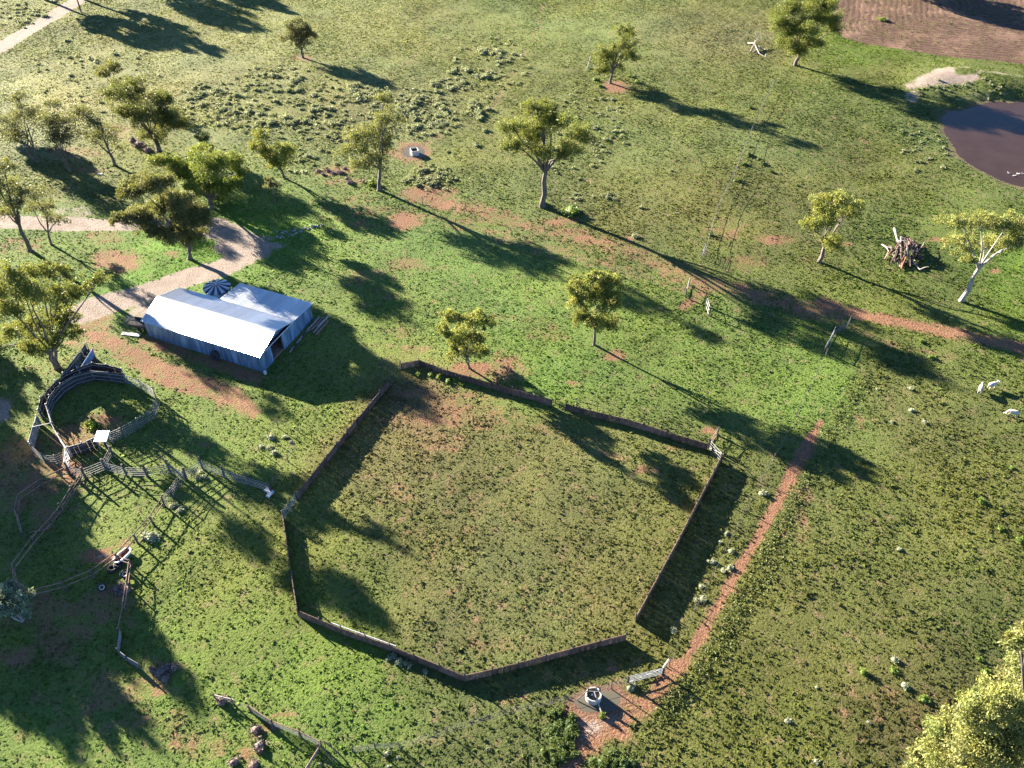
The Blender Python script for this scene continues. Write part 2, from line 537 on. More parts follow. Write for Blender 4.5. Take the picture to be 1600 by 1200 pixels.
sand = mx([
    m_line(DRIVE, 3.6, 1.0, 1.4), m_line([(330, 352), (385, 380), (380, 400), (350, 418), (300, 432), (250, 450), (205, 465), (160, 478), (125, 492)], 4.6, 1.0, 1.8),
    m_ell(385, 385, 46, 22, 1.0), m_ell(425, 385, 26, 8, .6), m_ell(120, 330, 50, 10, .5), m_line([(240, 452), (225, 480), (215, 500)], 3.0, .7, 2),
    m_line([(-80, 121), (0, 74), (60, 38), (120, 2), (170, -28)], 4.4, 1.0, 1.0),
    m_ell(1475, 126, 45, 12, .95), m_ell(1450, 133, 26, 9, .85), m_ell(1425, 152, 12, 12, .55), m_ell(1560, 124, 50, 5, .5), m_ell(1530, 155, 30, 6, .35),
    m_poly([(890, 1118), (925, 1122), (990, 1095), (1030, 1075), (1000, 1105), (970, 1135), (950, 1150), (905, 1165), (900, 1140)], .52, 2.5), m_ell(0, 640, 16, 18, .8), m_ell(418, 372, 20, 6, .5), m_ell(625, 170, 0.1, .1, 0), m_ell(160, 868, 14, 6, .6),
])
sand *= 1 - .9 * m_ell(1500, 122, 16, 6, 1.0)
PLOUGH = [(1318, -40), (1306, 10), (1300, 42), (1318, 60), (1350, 70), (1420, 80), (1500, 90), (1600, 100), (1720, 115), (1800, 60), (1760, -60), (1500, -90)]
plough = m_poly(PLOUGH, 1.0, 1.2)
furrow = np.abs(sdf(gx, gy, gp(PLOUGH)))
wetm = mx([sstep(1.6, -.2, sdf(gx, gy, POND) + wob(gx, gy, .8, 3.3) * .9) * .95, sstep(.7, 0, sdf(gx, gy, PUDDLE)), sstep(.5, 0, sdf(gx, gy, FARPUD)) * .9])

# sunlit grass colours over the place (photo x, y, sRGB, roughness of the sward)
CT = [(60, 200, 186, 193, 137, 0.64), (300, 120, 174, 182, 122, 0.64), (560, 40, 157, 170, 103, 0.64), (900, 60, 144, 163, 89, 0.64), (1150, 60, 149, 155, 101, 0.64),
      (1100, 200, 138, 154, 84, 0.67), (1350, 250, 117, 133, 62, 0.71), (1350, 110, 126, 142, 62, 0.67), (600, 180, 151, 161, 106, 0.67), (750, 280, 140, 156, 84, 0.64),
      (1000, 330, 126, 136, 74, 0.67), (1200, 350, 122, 132, 68, 0.67), (1450, 450, 106, 130, 55, 0.71), (1580, 440, 112, 150, 48, 0.74), (700, 430, 138, 178, 82, 0.3),
      (850, 520, 134, 172, 78, 0.32), (1050, 560, 132, 164, 72, 0.38), (1230, 600, 130, 168, 70, 0.38), (620, 520, 134, 168, 78, 0.38), (500, 640, 136, 168, 74, 0.38),
      (300, 400, 128, 182, 60, 0.4), (60, 370, 130, 165, 75, 0.5), (150, 620, 140, 166, 84, 0.6), (330, 650, 142, 174, 80, 0.38), (600, 700, 140, 142, 88, 0.64), (700, 650, 148, 132, 94, 0.67),
      (900, 700, 136, 142, 82, 0.66), (800, 850, 134, 142, 80, 0.67), (700, 1000, 132, 138, 78, 0.67), (950, 900, 132, 138, 78, 0.67), (300, 1000, 128, 160, 64, 0.42),
      (340, 920, 138, 154, 66, 0.55), (500, 1100, 122, 162, 66, 0.42), (100, 1150, 124, 160, 72, 0.42), (700, 1150, 112, 132, 66, 0.67), (1400, 650, 122, 132, 68, 0.69), (1300, 900, 120, 130, 62, 0.69),
      (1500, 800, 120, 132, 62, 0.71), (1400, 1100, 104, 108, 54, 0.71), (1150, 1100, 120, 132, 54, 0.69), (1550, 950, 106, 120, 52, 0.71), (1550, 1150, 100, 104, 50, 0.71),
      (1420, 180, 118, 140, 72, 0.71), (1450, 200, 120, 150, 90, 0.71), (1330, 85, 122, 160, 50, 0.67), (860, 590, 118, 165, 70, 0.5), (180, 70, 165, 174, 106, 0.67), (40, 130, 180, 189, 129, 0.67), (120, 300, 150, 160, 90, 0.6)]


def s2l(a):
    a = np.asarray(a, float) / 255
    return np.where(a <= .04045, a / 12.92, ((a + .055) / 1.055) ** 2.4)


cp = np.array([G(t[0], t[1]) for t in CT])
cc = np.concatenate([s2l([t[2:5] for t in CT]) * .44, np.array([[t[5]] for t in CT])], 1)
num = np.zeros((gx.size, 4)); den = np.zeros(gx.size)
wx_, wy_ = gx + wob(gx, gy, .15, .3) * 5, gy + wob(gx, gy, .15, 2.3) * 5
for (ax, ay), cv in zip(cp, cc):
    w = 1 / (((wx_ - ax) ** 2 + (wy_ - ay) ** 2) ** 1.5 + 20)
    num += w[:, None] * cv; den += w
field = num / den[:, None]
basec, roughf = field[:, :3], field[:, 3]
pt1, pt2, pt3 = wob(gx, gy, .12, 5.1), wob(gx, gy, .45, 8.2), wob(gx, gy, 1.5, 1.9)
basec = basec * (1 + .16 * pt1 + .16 * pt2 + .16 * pt3)[:, None]
basec = basec * (1 + np.stack([.10 * wob(gx, gy, .2, 11.5) + .06 * pt2, 0 * pt1, -.14 * wob(gx, gy, .2, 11.5)], 1))
basec = np.clip(basec * np.array([1.03, 1.0, .88]), .01, .5)
roughf = roughf * (1 + .28 * wob(gx, gy, .3, 6.6))
roughf = np.clip(roughf, .2, 1.5)
gz = height(gx, gy) + rng.normal(0, .018, gx.size) * (1 - np.maximum(sand, wetm)) - .05 * dirt * (1 - wetm) * .5
gz += .012 * wob(gx, gy, 2.0, 1) * (plough > .5)

GZ = gz

# faces to the pieces of the setting
ix, iy = np.meshgrid(np.arange(nx - 1), np.arange(ny - 1))
q0 = (iy * nx + ix).ravel()
quads = np.stack([q0, q0 + 1, q0 + nx + 1, q0 + nx], 1)
fs_, fp_, fd_ = sand[quads].mean(1), plough[quads].mean(1), dirt[quads].mean(1)
fx, fy = gx[quads].mean(1), gy[quads].mean(1)
zone = np.zeros(len(quads), int)
zone[fp_ > .5] = 4
mdr = seg_dist(fx, fy, gp(DRIVE + [(385, 385), (350, 418), (250, 450), (125, 492)])) < 7
mro = seg_dist(fx, fy, gp([(-80, 121), (170, -28)])) < 5
zone[(fs_ > .5) & mdr] = 1
zone[(fs_ > .5) & mro] = 2
zone[(fd_ > .5) & (seg_dist(fx, fy, gp(TRACK)) < 2.2)] = 3
zone[(fd_ > .5) & (seg_dist(fx, fy, gp(PATH)) < 1.2)] = 5


def np_mesh(name, verts, faces, mat, attrs=(), nper=4):
    me = bpy.data.meshes.new(name)
    me.vertices.add(len(verts))
    me.vertices.foreach_set('co', np.ascontiguousarray(verts, np.float32).ravel())
    me.loops.add(faces.size)
    me.loops.foreach_set('vertex_index', np.ascontiguousarray(faces, np.int32).ravel())
    me.polygons.add(len(faces))
    me.polygons.foreach_set('loop_start', np.arange(len(faces), dtype=np.int32) * nper)
    me.polygons.foreach_set('loop_total', np.full(len(faces), nper, np.int32))
    me.materials.append(mat)
    for nm, typ, arr in attrs:
        a = me.attributes.new(nm, typ, 'POINT')
        a.data.foreach_set('color' if typ == 'FLOAT_COLOR' else 'value', np.ascontiguousarray(arr, np.float32).ravel())
    me.update(calc_edges=True)
    me.validate()
    return me


allv = np.stack([gx, gy, gz], 1)
base4 = np.concatenate([basec, np.ones((gx.size, 1))], 1)
mask4 = np.stack([dirt, sand, plough, wetm], 1)
for zi, nm in enumerate(('ground', 'driveway', 'road', 'dirt_track', 'ploughed_field', 'dirt_path')):
    qs = quads[zone == zi]
    if not len(qs):
        continue
    used, inv = np.unique(qs, return_inverse=True)
    me = np_mesh(nm, allv[used], inv.reshape(-1, 4), M['ground'], [('base', 'FLOAT_COLOR', base4[used]), ('mask', 'FLOAT_COLOR', mask4[used]), ('furrow', 'FLOAT', furrow[used])])
    me.polygons.foreach_set('use_smooth', [True] * len(me.polygons))
    o = bpy.data.objects.new(nm, me); col.objects.link(o); tag(o, kind='structure')

# far country beyond the surveyed ground
ring_in = [(X0, Y0), (X1, Y0), (X1, Y1), (X0, Y1)]
ring_out = [(-3000, -3000), (3000, -3000), (3000, 3000), (-3000, 3000)]
rv = np.array([(x, y, -.12) for x, y in ring_in] + [(x, y, -.5) for x, y in ring_out])
rf = np.array([(i, 4 + i, 4 + (i + 1) % 4, (i + 1) % 4) for i in range(4)])[:, ::-1]
rf = rf[:, ::-1]
me = np_mesh('plain', rv, rf, M['ground'], [('base', 'FLOAT_COLOR', np.tile([*(s2l([138, 150, 88]) * .44), 1], (8, 1))),
                                          ('mask', 'FLOAT_COLOR', np.zeros((8, 4))), ('furrow', 'FLOAT', np.zeros(8))])
o = bpy.data.objects.new('plain', me); col.objects.link(o); tag(o, kind='structure')


def sheet(name, pts, z, m):
    b = MB()
    b.add([(x, y, z) for x, y in pts], [tuple(range(len(pts)))[::-1] if False else tuple(range(len(pts)))])
    o = b.build(name, m)
    if o.data.polygons[0].normal.z < 0:
        o.data.flip_normals()
    return tag(o, kind='structure')


def grow(P, d):
    c = np.mean(P, 0)
    return [tuple(c + (np.array(q) - c) * (1 + d / np.linalg.norm(np.array(q) - c))) for q in P]


sheet('pond_water', grow(POND, 2.0), WATER_Z, M['pond'])
sheet('puddle_water', grow(PUDDLE, .1), -.045, M['puddle'])
sheet('puddle_water', grow(FARPUD, .1), -.045, M['puddle'])

# ------------------------------------------------------------------ grass sward
SHED_B = G(411.7, 580.4)
SHED_A = R(-22.76)


def lookup(x, y, arr):
    i = np.clip(((x - X0) / ST).round().astype(int), 0, nx - 1)
    j = np.clip(((y - Y0) / ST).round().astype(int), 0, ny - 1)
    return arr[j * nx + i]


def in_shed(x, y):
    dx, dy = x - SHED_B[0], y - SHED_B[1]
    u = dx * math.cos(SHED_A) + dy * math.sin(SHED_A)
    v = -dx * math.sin(SHED_A) + dy * math.cos(SHED_A)
    return (u > -17.3) & (u < .2) & (v > -.2) & (v < 11.2)


def sward(N):
    y = 18 + (222 - 18) * rng.random(N)
    x = (rng.random(N) * 2 - 1) * 140
    keep = np.abs(x) < y * .555 + 30
    x, y = x[keep], y[keep]
    cl = wob(x, y, 1.1, .5) + .8 * wob(x, y, .33, 2.1)
    d = lookup(x, y, dirt); s = lookup(x, y, sand); pl = lookup(x, y, plough); w = lookup(x, y, wetm)
    pr = (1 - sstep(.30, .85, d + wob(x, y, 1.9, .2) * .25)) * (1 - sstep(.3, .6, s)) * (1 - .85 * sstep(.3, .6, pl)) * (1 - sstep(.35, .8, w)) * np.clip(.78 + .45 * cl, .22, 1)
    keep = (rng.random(x.size) < pr) & ~in_shed(x, y)
    return x[keep], y[keep], cl[keep]


x, y, cl = sward(920000)
n = x.size
rf_ = lookup(x, y, roughf)
dd = lookup(x, y, dirt)
r = (.07 + .125 * rng.random(n) ** 2.0) * (.75 + .35 * rf_) * (1 + .15 * cl)
h = r * (.30 + .85 * rng.random(n)) * (.35 + .75 * rf_)
bigt = rng.random(n) < .03 * rf_ ** 2
r[bigt] *= 1.4; h[bigt] *= 1.8
z = lookup(x, y, gz) - .02
K = 3
ang = (np.arange(K)[None, :] * 2 * np.pi / K + rng.random((n, 1)) * 6.28 + rng.normal(0, .25, (n, K)))
rr = r[:, None] * rng.uniform(.75, 1.35, (n, K))
vx = np.concatenate([x[:, None] + np.cos(ang) * rr, (x + rng.normal(0, .3, n) * r)[:, None]], 1)
vy = np.concatenate([y[:, None] + np.sin(ang) * rr, (y + rng.normal(0, .3, n) * r)[:, None]], 1)
vz = np.concatenate([z[:, None] + .02 + rng.uniform(.15, 1.0, (n, K)) * h[:, None], z[:, None]], 1)
vv = np.stack([vx, vy, vz], 2).reshape(-1, 3)
b6 = np.arange(n)[:, None] * (K + 1)
ff = np.stack([np.stack([b6[:, 0] + i, b6[:, 0] + (i + 1) % K, b6[:, 0] + K], 1) for i in range(K)], 1).reshape(-1, 3)
gc = lookup(x, y, basec) * (rng.normal(1.30, .24, n).clip(.6, 2.0) * (1 + .10 * cl))[:, None]
gc = gc * np.array([1, 1, 1]) + (rng.random((n, 1)) < .10) * np.array([.035, .02, .008])
gc = gc * (1 - .45 * sstep(.2, .7, dd))[:, None] + np.array([.15, .095, .06]) * (.45 * sstep(.2, .7, dd))[:, None]
gc4 = np.concatenate([np.repeat(gc.clip(.01, .6), K + 1, 0), np.ones((n * (K + 1), 1))], 1)
me = np_mesh('grass', vv, ff, M['grass'], [('col', 'FLOAT_COLOR', gc4)], 3)
o = bpy.data.objects.new('grass', me); col.objects.link(o)
tag(o, 'short tufted green grass covering the paddocks and yard', 'grass', kind='stuff')


# ------------------------------------------------------------------ leaves
def leaf_arrays(C, L, W, colr, droop=.2):
    """C (n,3) centres; quads with random facing"""
    n = len(C)
    a = rng.normal(0, 1, (n, 3)); a[:, 2] -= droop
    a /= np.linalg.norm(a, axis=1)[:, None]
    b = rng.normal(0, 1, (n, 3))
    b -= a * (a * b).sum(1)[:, None]
    b /= np.linalg.norm(b, axis=1)[:, None]
    Lr = (L * rng.uniform(.7, 1.3, n))[:, None]; Wr = (W * rng.uniform(.7, 1.3, n))[:, None]
    v = np.stack([C - a * Lr / 2, C + b * Wr / 2, C + a * Lr / 2, C - b * Wr / 2], 1).reshape(-1, 3)
    f = np.arange(n * 4).reshape(-1, 4)
    c4 = np.concatenate([np.repeat(colr, 4, 0), np.ones((n * 4, 1))], 1)
    return v, f, c4


def leaf_obj(name, C, L, W, colr, mat, parent, droop=.2, org=None):
    v, f, c4 = leaf_arrays(C, L, W, colr, droop)
    o3 = np.array(parent.location if org is None else org)
    me = np_mesh(name, v - o3, f, mat, [('col', 'FLOAT_COLOR', c4)])
    o = bpy.data.objects.new(name, me); col.objects.link(o)
    if parent is not None:
        o.parent = parent
    return o


def sph(n):
    a = rng.normal(0, 1, (n, 3))
    return a / np.linalg.norm(a, axis=1)[:, None]


OLIVE = (.135, .145, .030); BRIGHT = (.155, .185, .030); DARK = (.060, .078, .026); GREY = (.078, .076, .046); BLUEG = (.15, .19, .145); YELLOW = (.20, .20, .045); PALE = (.20, .195, .055)


def tree(name, label, base, lobes, colr, fork=.45, trunk_r=.28, dens=1.0, bark='bark', lean=None, group=None, spread=.55, leaf=.27, stems=1, world=None):
    """lobes: photo ellipses (cx, cy, rx, ry[, density]) of the crown's masses, stood up at the tree's own distance"""
    b = P3(*base)
    root = thing(name, label, 'tree', b, group=group)
    cyb = np.mean([l[1] for l in lobes])
    half = (max(l[0] + l[2] for l in lobes) - min(l[0] - l[2] for l in lobes)) / 2 / ppm(b.x, b.y, 6.0)
    info = []
    for l in lobes:
        sc = ppm(b.x, b.y, 6.0)
        rx, ry = l[2] / sc * 1.18, l[3] / sc * 1.18
        off = -(l[1] - cyb) / sc * spread * .25 + random.uniform(-1, 1) * half * .85 * spread
        c = V(l[0], l[1], b.y + off)
        c.z = max(c.z, ry * .6 + b.z + .3)
        info.append((c, rx, ry, l[4] if len(l) > 4 else 1.0))
    zmin = min(c.z - ry for c, rx, ry, d in info) - b.z
    zmax = max(c.z + ry for c, rx, ry, d in info) - b.z
    mean = sum((c for c, *_ in info), Vector()) / len(info)
    tb = MB()
    fz = b.z + max(zmin * .8, zmax * fork * .6, .5)
    for st in range(stems):
        fk = Vector((b.x + (mean.x - b.x) * fork * .8, b.y + (mean.y - b.y) * fork * .8, fz))
        if lean is not None:
            fk = V(lean[0], lean[1], b.y); fk.z = max(fk.z, b.z + .5)
        if stems > 1:
            fk += Vector((random.uniform(-1, 1), random.uniform(-1, 1), random.uniform(-.4, .6))) * .7
        s0 = b + Vector((random.uniform(-.2, .2), random.uniform(-.2, .2), -.15)) * (1 if stems > 1 else .3)
        s0.z = b.z - .15
        pts = [s0]
        for q in (.08, .4, .72, 1):
            w = Vector((random.uniform(-1, 1), random.uniform(-1, 1), 0)) * .12 * trunk_r * 4 * (q < 1)
            pts.append(s0.lerp(fk, q) + w)
        tr = trunk_r / math.sqrt(stems)
        tb.tube(pts, [tr * 1.5, tr * 1.1, tr * .92, tr * .82, tr * .72], 8, jit=.12)
        mine = [q for i, q in enumerate(info) if i % stems == st]
        for c, rx, ry, d in mine:
            e = c + Vector((0, 0, ry * .2))
            r0 = tr * random.uniform(.42, .62)
            mid1 = fk.lerp(e, .35) + Vector((random.uniform(-.4, .4), random.uniform(-.4, .4), (e - fk).length * random.uniform(-.02, .10)))
            mid2 = fk.lerp(e, .7) + Vector((random.uniform(-.4, .4), random.uniform(-.4, .4), (e - fk).length * random.uniform(0, .08)))
            tb.tube([fk - (fk - s0).normalized() * .2, mid1, mid2, e], [r0, r0 * .7, r0 * .45, r0 * .2], 6, jit=.1)
            for _ in range(6):
                dv = Vector(sph(1)[0]); dv.z = abs(dv.z) * .7
                src = mid2.lerp(e, random.random())
                tip = c + Vector((dv.x * rx, dv.y * rx, dv.z * ry)) * random.uniform(.6, .95)
                tb.tube([src, src.lerp(tip, .5) + Vector((0, 0, .12)), tip], [r0 * .25, r0 * .17, r0 * .07], 4, cap=False)
    tb.build('trunk', M[bark], root)
    Cs, cols = [], []
    colr = np.array(colr) * np.array([.98, 1.06, 1.0])
    for i in range(len(info)):                      # looser foliage joining neighbouring masses
        near = sorted(range(len(info)), key=lambda j: (info[j][0] - info[i][0]).length)[1:3]
        for j in near:
            for _ in range(2):
                m_ = info[i][0].lerp(info[j][0], random.uniform(.3, .7)) + Vector(sph(1)[0]) * info[i][1] * .35
                nl = int(dens * 26 * (info[i][1] / leaf) ** .9 * .32) + 8
                q = sph(nl) * (rng.random((nl, 1)) ** .45) * info[i][1] * .34
                Cs.append(np.array(m_) + q)
                cols.append(np.clip(colr[None, :] * rng.normal(1, .16) * rng.normal(1, .16, (nl, 1)), .008, .6))
    for c, rx, ry, d in info:
        rm = (rx + ry) / 2
        ns = max(9, int(9 + 10 * rm))
        dirs = sph(ns)
        dirs[:, 2] = np.where(dirs[:, 2] < -.35, -dirs[:, 2] * .6, dirs[:, 2])
        cen = np.array(c) + dirs * np.array([rx, rm * .95, ry]) * rng.uniform(.30, 1.05, (ns, 1))
        for s_ in range(ns):
            sr = rm * rng.uniform(.16, .40)
            nl = int(dens * d * 62 * max(sr, .35) ** 2 / (leaf * leaf) * .255) + 8
            q = sph(nl) * (rng.random((nl, 1)) ** .45) * np.array([sr * 1.1, sr * 1.1, sr * 1.0])
            Cs.append(cen[s_] + q)
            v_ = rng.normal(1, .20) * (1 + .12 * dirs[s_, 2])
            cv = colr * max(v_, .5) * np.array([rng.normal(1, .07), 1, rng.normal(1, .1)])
            cols.append(np.clip(cv[None, :] * rng.normal(1, .16, (nl, 1)), .008, .6))
    C = np.concatenate(Cs); cl_ = np.concatenate(cols)
    C[:, 2] = np.maximum(C[:, 2], b.z + .08)
    leaf_obj('crown', C, leaf * 1.1, leaf * .40, cl_, M['leaf'], root, .9)
    return root


tree('eucalyptus_tree', 'broad green tree with one bare trunk behind the red soil strip, mid-photo', (848, 322),
     [(838, 170, 26, 13), (800, 200, 20, 16), (825, 215, 26, 20), (868, 192, 26, 20), (905, 212, 22, 20), (880, 238, 24, 15), (800, 230, 20, 12), (845, 195, 22, 16), (842, 240, 20, 12, .6)],
     OLIVE, .5, .42, lean=(852, 268))
tree('eucalyptus_tree', 'young round-crowned yellow-green tree alone on the bright lawn above the pen', (928, 540),
     [(930, 432, 15, 12), (906, 450, 20, 16), (956, 445, 18, 18), (935, 468, 24, 18), (900, 475, 13, 18), (962, 474, 13, 18), (915, 500, 18, 16), (945, 508, 20, 14)], YELLOW, .3, .17, 1.5, leaf=.28)
tree('eucalyptus_tree', 'yellow-green tree growing just behind the top corner of the pen', (732, 576),
     [(704, 496, 18, 13), (745, 500, 22, 14), (694, 520, 11, 14), (758, 505, 12, 10), (730, 530, 26, 20), (714, 546, 18, 14), (748, 552, 16, 16)], YELLOW, .3, .16, 1.5, leaf=.28, stems=2)
tree('eucalyptus_tree', 'tall narrow thin-leaved tree left of the far water trough', (592, 298),
     [(601, 158, 14, 16, .7), (606, 190, 20, 18, .8), (575, 212, 28, 18, .9), (556, 233, 24, 18, .9), (588, 250, 18, 20, .7), (566, 258, 18, 12, .7), (604, 225, 16, 16, .7)], (.15, .145, .05), .35, .30, .85, lean=(594, 262))
tree('eucalyptus_tree', 'lopsided tree with stacked leaf masses on red bare soil, upper centre', (953, 130),
     [(974, 48, 14, 9), (984, 55, 9, 8), (976, 70, 13, 8), (948, 92, 18, 17), (985, 88, 14, 15), (942, 112, 14, 10), (962, 105, 16, 10), (958, 75, 10, 8, .6)], OLIVE, .35, .25)
tree('eucalyptus_tree', 'large tree at the edge of the ploughed red field', (1243, 103),
     [(1232, 18, 26, 15), (1278, 12, 26, 15), (1222, 42, 20, 20), (1252, 48, 28, 20), (1290, 32, 24, 15), (1303, 48, 14, 10, .7), (1226, 72, 22, 14), (1268, 68, 20, 12), (1245, 80, 18, 12)], OLIVE, .35, .36)
tree('eucalyptus_tree', 'leaning tree with dark trunk left of the heap of dead branches', (1280, 410),
     [(1312, 313, 24, 11), (1285, 322, 22, 15), (1338, 322, 16, 10), (1262, 352, 14, 14), (1290, 350, 22, 14), (1325, 335, 18, 10), (1300, 388, 13, 20, 1.2)], YELLOW, .4, .30)
tree('eucalyptus_tree', 'white-trunked spreading tree leaning right beside the red track', (1502, 470),
     [(1490, 350, 24, 13), (1532, 346, 28, 14), (1575, 352, 26, 16), (1500, 382, 24, 15), (1542, 384, 28, 13), (1580, 380, 22, 15), (1515, 408, 14, 8), (1610, 365, 20, 16)], PALE, .5, .30, .85, 'palebark', lean=(1530, 418))
tree('eucalyptus_tree', 'dark rounded tree alone far up the paddock among grey scrub', (473, 90),
     [(468, 45, 20, 12), (456, 58, 15, 12), (482, 56, 13, 13), (470, 68, 16, 9)], (.10, .09, .045), .35, .26)
tree('eucalyptus_tree', 'big dark-crowned tree behind the clump of bright trees, upper left', (248, 235),
     [(186, 150, 22, 22), (212, 146, 22, 22), (256, 160, 20, 20), (262, 192, 24, 24), (196, 178, 20, 16), (228, 186, 24, 20), (240, 212, 20, 16), (285, 195, 14, 12, .8)], (.085, .092, .028), .3, .40)
tree('eucalyptus_tree', 'small pale olive tree peeping over the big dark crown, upper left', (182, 148), [(170, 108, 16, 12), (160, 118, 13, 10, .7), (180, 105, 12, 9, .7)], (.13, .12, .045), .4, .18)
tree('eucalyptus_tree', 'leftmost thin grey-leaved tree of the upper left grove, dark forked trunk', (59, 253),
     [(28, 155, 13, 12, .7), (42, 178, 22, 16, .55), (18, 190, 18, 18, .7), (60, 185, 18, 16, .5), (15, 212, 18, 12, .6), (35, 215, 18, 14, .5)], GREY, .3, .28, .7, stems=2)
tree('eucalyptus_tree', 'second thin grey-leaved tree from the left in the upper left grove', (109, 268),
     [(82, 166, 14, 12, .8), (75, 195, 20, 18, .55), (102, 192, 22, 18, .6), (88, 218, 22, 16, .5), (112, 215, 16, 16, .5)], GREY, .3, .26, .7, stems=2)
tree('eucalyptus_tree', 'third thin grey-leaved tree from the left, leaning, in the upper left grove', (180, 258),
     [(130, 178, 20, 13, .7), (150, 195, 18, 14, .6), (165, 212, 24, 16, .6), (186, 232, 12, 10, .5), (140, 215, 14, 10, .5)], (.10, .098, .05), .35, .24, .7)
tree('eucalyptus_tree', 'bright yellow-green bushy tree in the middle of the grove above the driveway', (330, 325),
     [(255, 252, 24, 13), (308, 242, 18, 16), (330, 262, 28, 22), (362, 258, 16, 18), (345, 292, 24, 22), (300, 278, 24, 18), (322, 306, 20, 14), (280, 266, 18, 14), (365, 285, 14, 14), (378, 272, 12, 12), (350, 315, 16, 12), (300, 300, 18, 14)], BRIGHT, .25, .32, 1.2)
tree('eucalyptus_tree', 'small dark green tree behind the bright bushy tree of the grove', (320, 243), [(318, 219, 12, 11), (324, 230, 10, 8)], (.075, .10, .028), .3, .14)
tree('eucalyptus_tree', 'golden-green low tree at the right end of the grove', (446, 278),
     [(410, 213, 14, 10), (400, 232, 16, 14), (445, 243, 20, 18), (432, 258, 18, 13), (418, 240, 14, 12)], (.19, .185, .035), .3, .20)
tree('eucalyptus_tree', 'small shaded shrubby tree below the golden-green low tree', (430, 318), [(428, 290, 14, 10, .6), (420, 282, 9, 7, .5)], GREY, .35, .10, .7)
tree('eucalyptus_tree', 'wide brown-green tree on the grass island inside the driveway bend', (297, 405),
     [(212, 298, 24, 16), (242, 290, 30, 18), (190, 342, 14, 14), (225, 342, 28, 18), (262, 318, 28, 20), (292, 340, 26, 22), (312, 350, 14, 18), (275, 368, 24, 16), (240, 362, 20, 12), (316, 338, 14, 16), (302, 368, 20, 14), (280, 318, 22, 14)], (.105, .098, .040), .22, .34, 1.7, stems=2, spread=.18)
tree('eucalyptus_tree', 'tall tree at the left edge standing beside the driveway', (47, 392),
     [(8, 262, 16, 14, .8), (6, 292, 20, 18, .8), (-15, 280, 18, 18), (22, 318, 16, 16, .6), (38, 300, 12, 12, .5), (5, 335, 16, 12, .5)], (.125, .115, .045), .35, .30, .8)
tree('eucalyptus_tree', 'slender thin tree right of the tall tree at the left edge', (80, 382),
     [(60, 306, 20, 14, .6), (72, 325, 18, 13, .6), (92, 345, 18, 10, .6), (50, 325, 14, 12, .5)], (.115, .108, .055), .35, .18, .7)
tree('eucalyptus_tree', 'huge leafy olive tree beside the loading ramp at the left edge', (88, 578),
     [(18, 430, 24, 16), (58, 424, 22, 16), (96, 424, 18, 13), (44, 462, 28, 20), (86, 468, 28, 20), (114, 462, 14, 14), (156, 440, 16, 12), (136, 452, 16, 12), (18, 488, 24, 20), (62, 506, 28, 22),
      (102, 498, 26, 18), (24, 520, 24, 18), (72, 542, 24, 18), (112, 522, 16, 14), (-8, 540, 16, 14), (-12, 460, 20, 18), (45, 545, 18, 14)], (.145, .150, .032), .25, .42, stems=3)
tree('wattle_tree', 'blue-green rounded bushy tree cut by the left edge, low in the photo', (36, 968), [(16, 928, 20, 16), (36, 938, 17, 17), (8, 948, 20, 18), (28, 952, 18, 14), (-8, 935, 18, 18)], BLUEG, .3, .14, 1.2, 'palebark', leaf=.26, stems=2)
tree('eucalyptus_tree', 'pale yellow leafy crown filling the bottom right corner', (1585, 1330),
     [(1592, 1000, 16, 22, .8), (1600, 1050, 24, 26), (1560, 1092, 30, 24), (1528, 1110, 34, 26), (1480, 1150, 36, 32), (1540, 1165, 46, 36), (1600, 1130, 40, 40), (1446, 1192, 28, 18), (1500, 1210, 40, 30), (1580, 1220, 50, 40), (1650, 1160, 40, 50), (1500, 1175, 44, 32), (1570, 1120, 36, 32), (1600, 1080, 26, 30), (1540, 1200, 50, 36)],
     (.215, .21, .068), .4, .40, 1.6, leaf=.20, spread=.35)

# ------------------------------------------------------------------ trees outside the frame whose shadows fall into it
def off_tree(tipx, tipy, hgt_, wid, label):
    """stand a tree so that its shadow's tip falls at a photo point"""
    tx, ty = G(tipx, tipy)
    L = hgt_ / math.tan(SUN_EL)
    bx, by = tx - L * math.cos(SHADOW_AZ), ty - L * math.sin(SHADOW_AZ)
    b = Vector((bx, by, hz(bx, by)))
    root = thing('eucalyptus_tree', label, 'tree', b, group='trees standing just outside the photo')
    tb = MB()
    tb.tube([b - Vector((0, 0, .2)), b + Vector((.1, 0, hgt_ * .25)), b + Vector((.2, .1, hgt_ * .5))], [.45, .32, .25], 8)
    Cs, cs = [], []
    for i in range(8):
        a = i * 2.4
        rr_ = wid * (.0 if i == 0 else .55)
        c = b + Vector((math.cos(a) * rr_, math.sin(a) * rr_, hgt_ * (.84 if i == 0 else random.uniform(.48, .78))))
        tb.tube([b + Vector((.2, .1, hgt_ * .42)), b.lerp(c, .7) + Vector((0, 0, .6)), c], [.2, .13, .05], 5)
        for s_ in range(9):
            cen = np.array(c) + sph(1)[0] * wid * .3
            q = sph(90) * (rng.random((90, 1)) ** .5) * wid * .2
            Cs.append(cen + q); cs.append(np.clip(np.array(OLIVE)[None] * rng.normal(1, .15, (90, 1)), .01, 1))
    tb.build('trunk', M['bark'], root)
    leaf_obj('crown', np.concatenate(Cs), .66, .34, np.concatenate(cs), M['leaf'], root)


